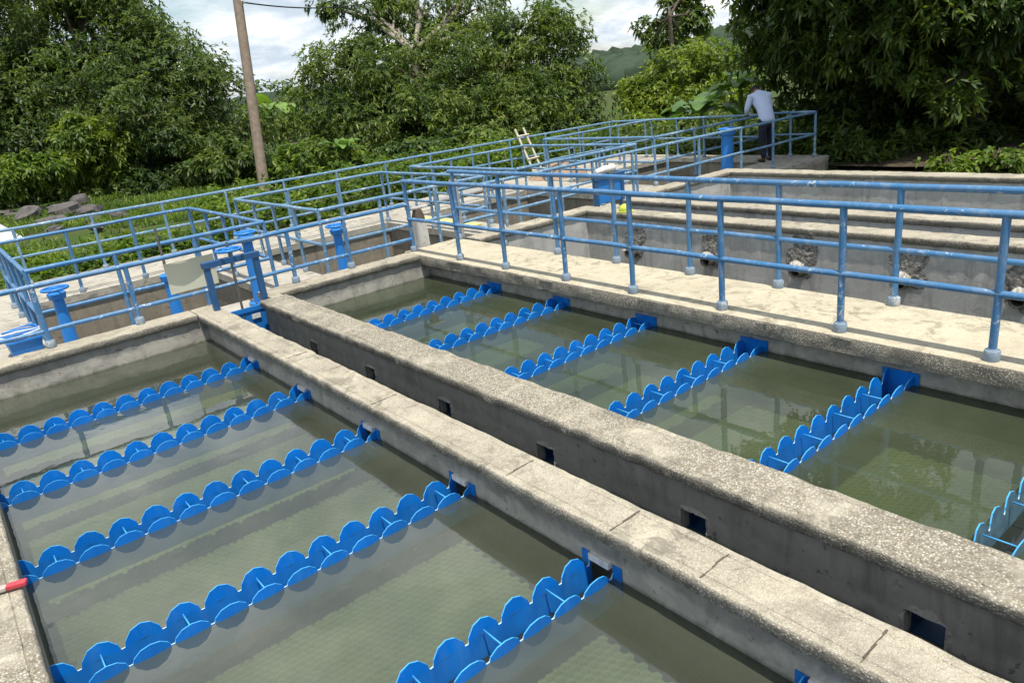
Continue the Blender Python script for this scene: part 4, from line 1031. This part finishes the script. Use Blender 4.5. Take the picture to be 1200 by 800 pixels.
src = [o_ for o_ in C.objects if o_.name.startswith('rubble')]
for k in range(10):
    o = src[k % len(src)].copy(); C.objects.link(o); c = W(rn.uniform(10, 150), rn.uniform(248, 272), rn.uniform(20, 25)); q = rn.uniform(.35, .8); o.scale = (q, q, q*rn.uniform(.6, 1.2))
    o.location = (c[0], c[1], ground_z(c[0], c[1])+.1*q); o.rotation_euler = (rn.uniform(-.4, .4), rn.uniform(-.4, .4), rn.uniform(0, 6)); o['label'] = 'loose broken stone scattered about the rubble heap under the left mango'; o['group'] = 'loose stones of the rubble heap'
c = W(2, 285, 20); vs_, fs_ = [], []; n = 16
for j in range(n+1):
    for i in range(n+1):
        u, v_ = i/n*2-1, j/n*2-1; r_ = math.hypot(u, v_)
        vs_.append((u*.9, v_*.8, max(0, .75*(1-r_**1.6))+.12*mnoise.noise(Vector((u*2.4, v_*2.4, 1)))*max(0, 1-r_*.5)))
for j in range(n):
    for i in range(n): fs_.append((j*(n+1)+i, j*(n+1)+i+1, (j+1)*(n+1)+i+1, (j+1)*(n+1)+i))
mb = MB(); mb.add(vs_, fs_); o = mb.build('tarpaulin', mat_plain('white tarpaulin', (.62, .63, .66), .5, .15, 3, .4, .8)); o.location = (c[0]-.45, c[1], ground_z(c[0], c[1])+.03); o.modifiers.new('thick', 'SOLIDIFY').thickness = .01; tag(o, 'crumpled white tarpaulin heap at the left edge beyond the railing', 'tarpaulin')

# pole and cable
root = empty('utility_pole', 'leaning brown wooden utility pole right of the left mango tree', 'pole', (8.0, 22.1, -.7))
top = W(276.5, -14, 22); mid_ = W(309, 215, 22)
mb = MB(); dv = Vector(top)-Vector(mid_); base_ = Vector(mid_)+dv*(-.9-mid_[2])/dv.z; root.location = base_
pts = [Vector((0, 0, 0))+dv*q for q in (0, .3, .6, .9, 1.35, 1.6)]
mb.tube(pts, [.165, .158, .15, .143, .136, .13], 14); sm(mb.build('shaft', M['pole'], root), 60)
mb = MB(); q = Vector(W(283, 4, 22))-base_; mb.lathe(q+Vector((-.02, -.17, -.05)), [(.02, 0), (.05, .02), (.05, .05), (.03, .06), (.05, .08), (.045, .12), (.01, .13)], 12); sm(mb.build('insulator', M['white'], root), 40)
a_ = Vector(W(284, 3, 21.8)); b2 = Vector(W(430, 4, 30)); pts = []
for i in range(25):
    u = i/24; p_ = a_.lerp(b2, u); p_.z -= .28*4*u*(1-u)*.6; pts.append(p_)
mb = MB(); mb.tube(pts, .022, 6); tag(sm(mb.build('power_cable', M['hair']), 60), 'thin dark overhead cable running from the utility pole to the right', 'cable')

# ------------------------------------------------------------------ hills
def hill_h(x_, y_):
    az = math.degrees(math.atan2(x_, y_)); d = math.hypot(x_, y_)
    base = max(0, min(1, (d-120)/330)); base = base*base*(3-2*base)
    prof = 6.5+22*math.exp(-((az-61)/6.5)**2)+14*math.exp(-((az-85)/18)**2)+2*math.sin(az*.3)
    far = max(0, min(1, (d-520)/500))
    return -2+base*prof*(1-.3*far)+mnoise.noise(Vector((x_*.012, y_*.012, 4)))*2.5*base
mb = MB(); vs_, fs_ = [], []; na, nr = 90, 46
for j in range(nr+1):
    d = 100*(13 ** (j/nr))
    for i in range(na+1):
        az = R_(-20+150*i/na); x_, y_ = d*math.sin(az), d*math.cos(az); vs_.append((x_, y_, hill_h(x_, y_)))
for j in range(nr):
    for i in range(na): fs_.append((j*(na+1)+i, (j+1)*(na+1)+i, (j+1)*(na+1)+i+1, j*(na+1)+i+1))
mb.add(vs_, [f[::-1] for f in fs_])
t = NT('hill fields'); a = t.noise(.02, 5, .6); b_ = t.noise(.15, 4, .6)
col = t.mix(t.ramp(a, [(.42, 0), (.55, 1)]), (.045, .07, .035), (.085, .135, .03)); col = t.mix(t.ramp(b_, [(.4, .6), (.6, 0)]), col, (.05, .06, .035))
struct(mb.build('hills', t.done(t.bsdf(col, .95, None, .05)), smooth=True))
# woods on the hills: one far mass of tree crowns
rng = np.random.default_rng(8)
import bmesh
bm = bmesh.new(); bmesh.ops.create_icosphere(bm, subdivisions=2, radius=1); bv = np.array([v.co[:] for v in bm.verts]); bf = np.array([[v.index for v in f.verts] for f in bm.faces]); bm.free()
cs = []
while len(cs) < 3400:
    az = R_(rng.uniform(8, 95)); d = 95*(8.5 ** rng.random()); x_, y_ = d*math.sin(az), d*math.cos(az)
    if mnoise.noise(Vector((x_*.014, y_*.014, 9))) > (-.22 if d > 260 else .02) or d > 420: cs.append((x_, y_, hill_h(x_, y_), d))
V, Fc = [], []
for k, (x_, y_, z_, d) in enumerate(cs):
    s_ = rng.uniform(2.2, 4.6); nz = np.array([mnoise.noise(Vector(q*1.9+k*3.1)) for q in bv]); nz2 = rng.uniform(.86, 1.14, len(bv))
    V.append(bv*(1+.4*nz[:, None])*nz2[:, None]*np.array([s_, s_, s_*.85])+np.array([x_, y_, z_+s_*.35])); Fc.append(bf+k*len(bv))
V = np.concatenate(V); Fc = np.concatenate(Fc)
me = bpy.data.meshes.new('far_woods'); me.vertices.add(len(V)); me.vertices.foreach_set('co', V.ravel().astype(np.float32)); me.loops.add(Fc.size); me.loops.foreach_set('vertex_index', Fc.ravel().astype(np.int32))
me.polygons.add(len(Fc)); me.polygons.foreach_set('loop_start', (np.arange(len(Fc))*3).astype(np.int32)); me.materials.append(M['far_leaf']); me.update(calc_edges=True)
o = bpy.data.objects.new('far_woods', me); C.objects.link(o); struct(o, 'stuff')
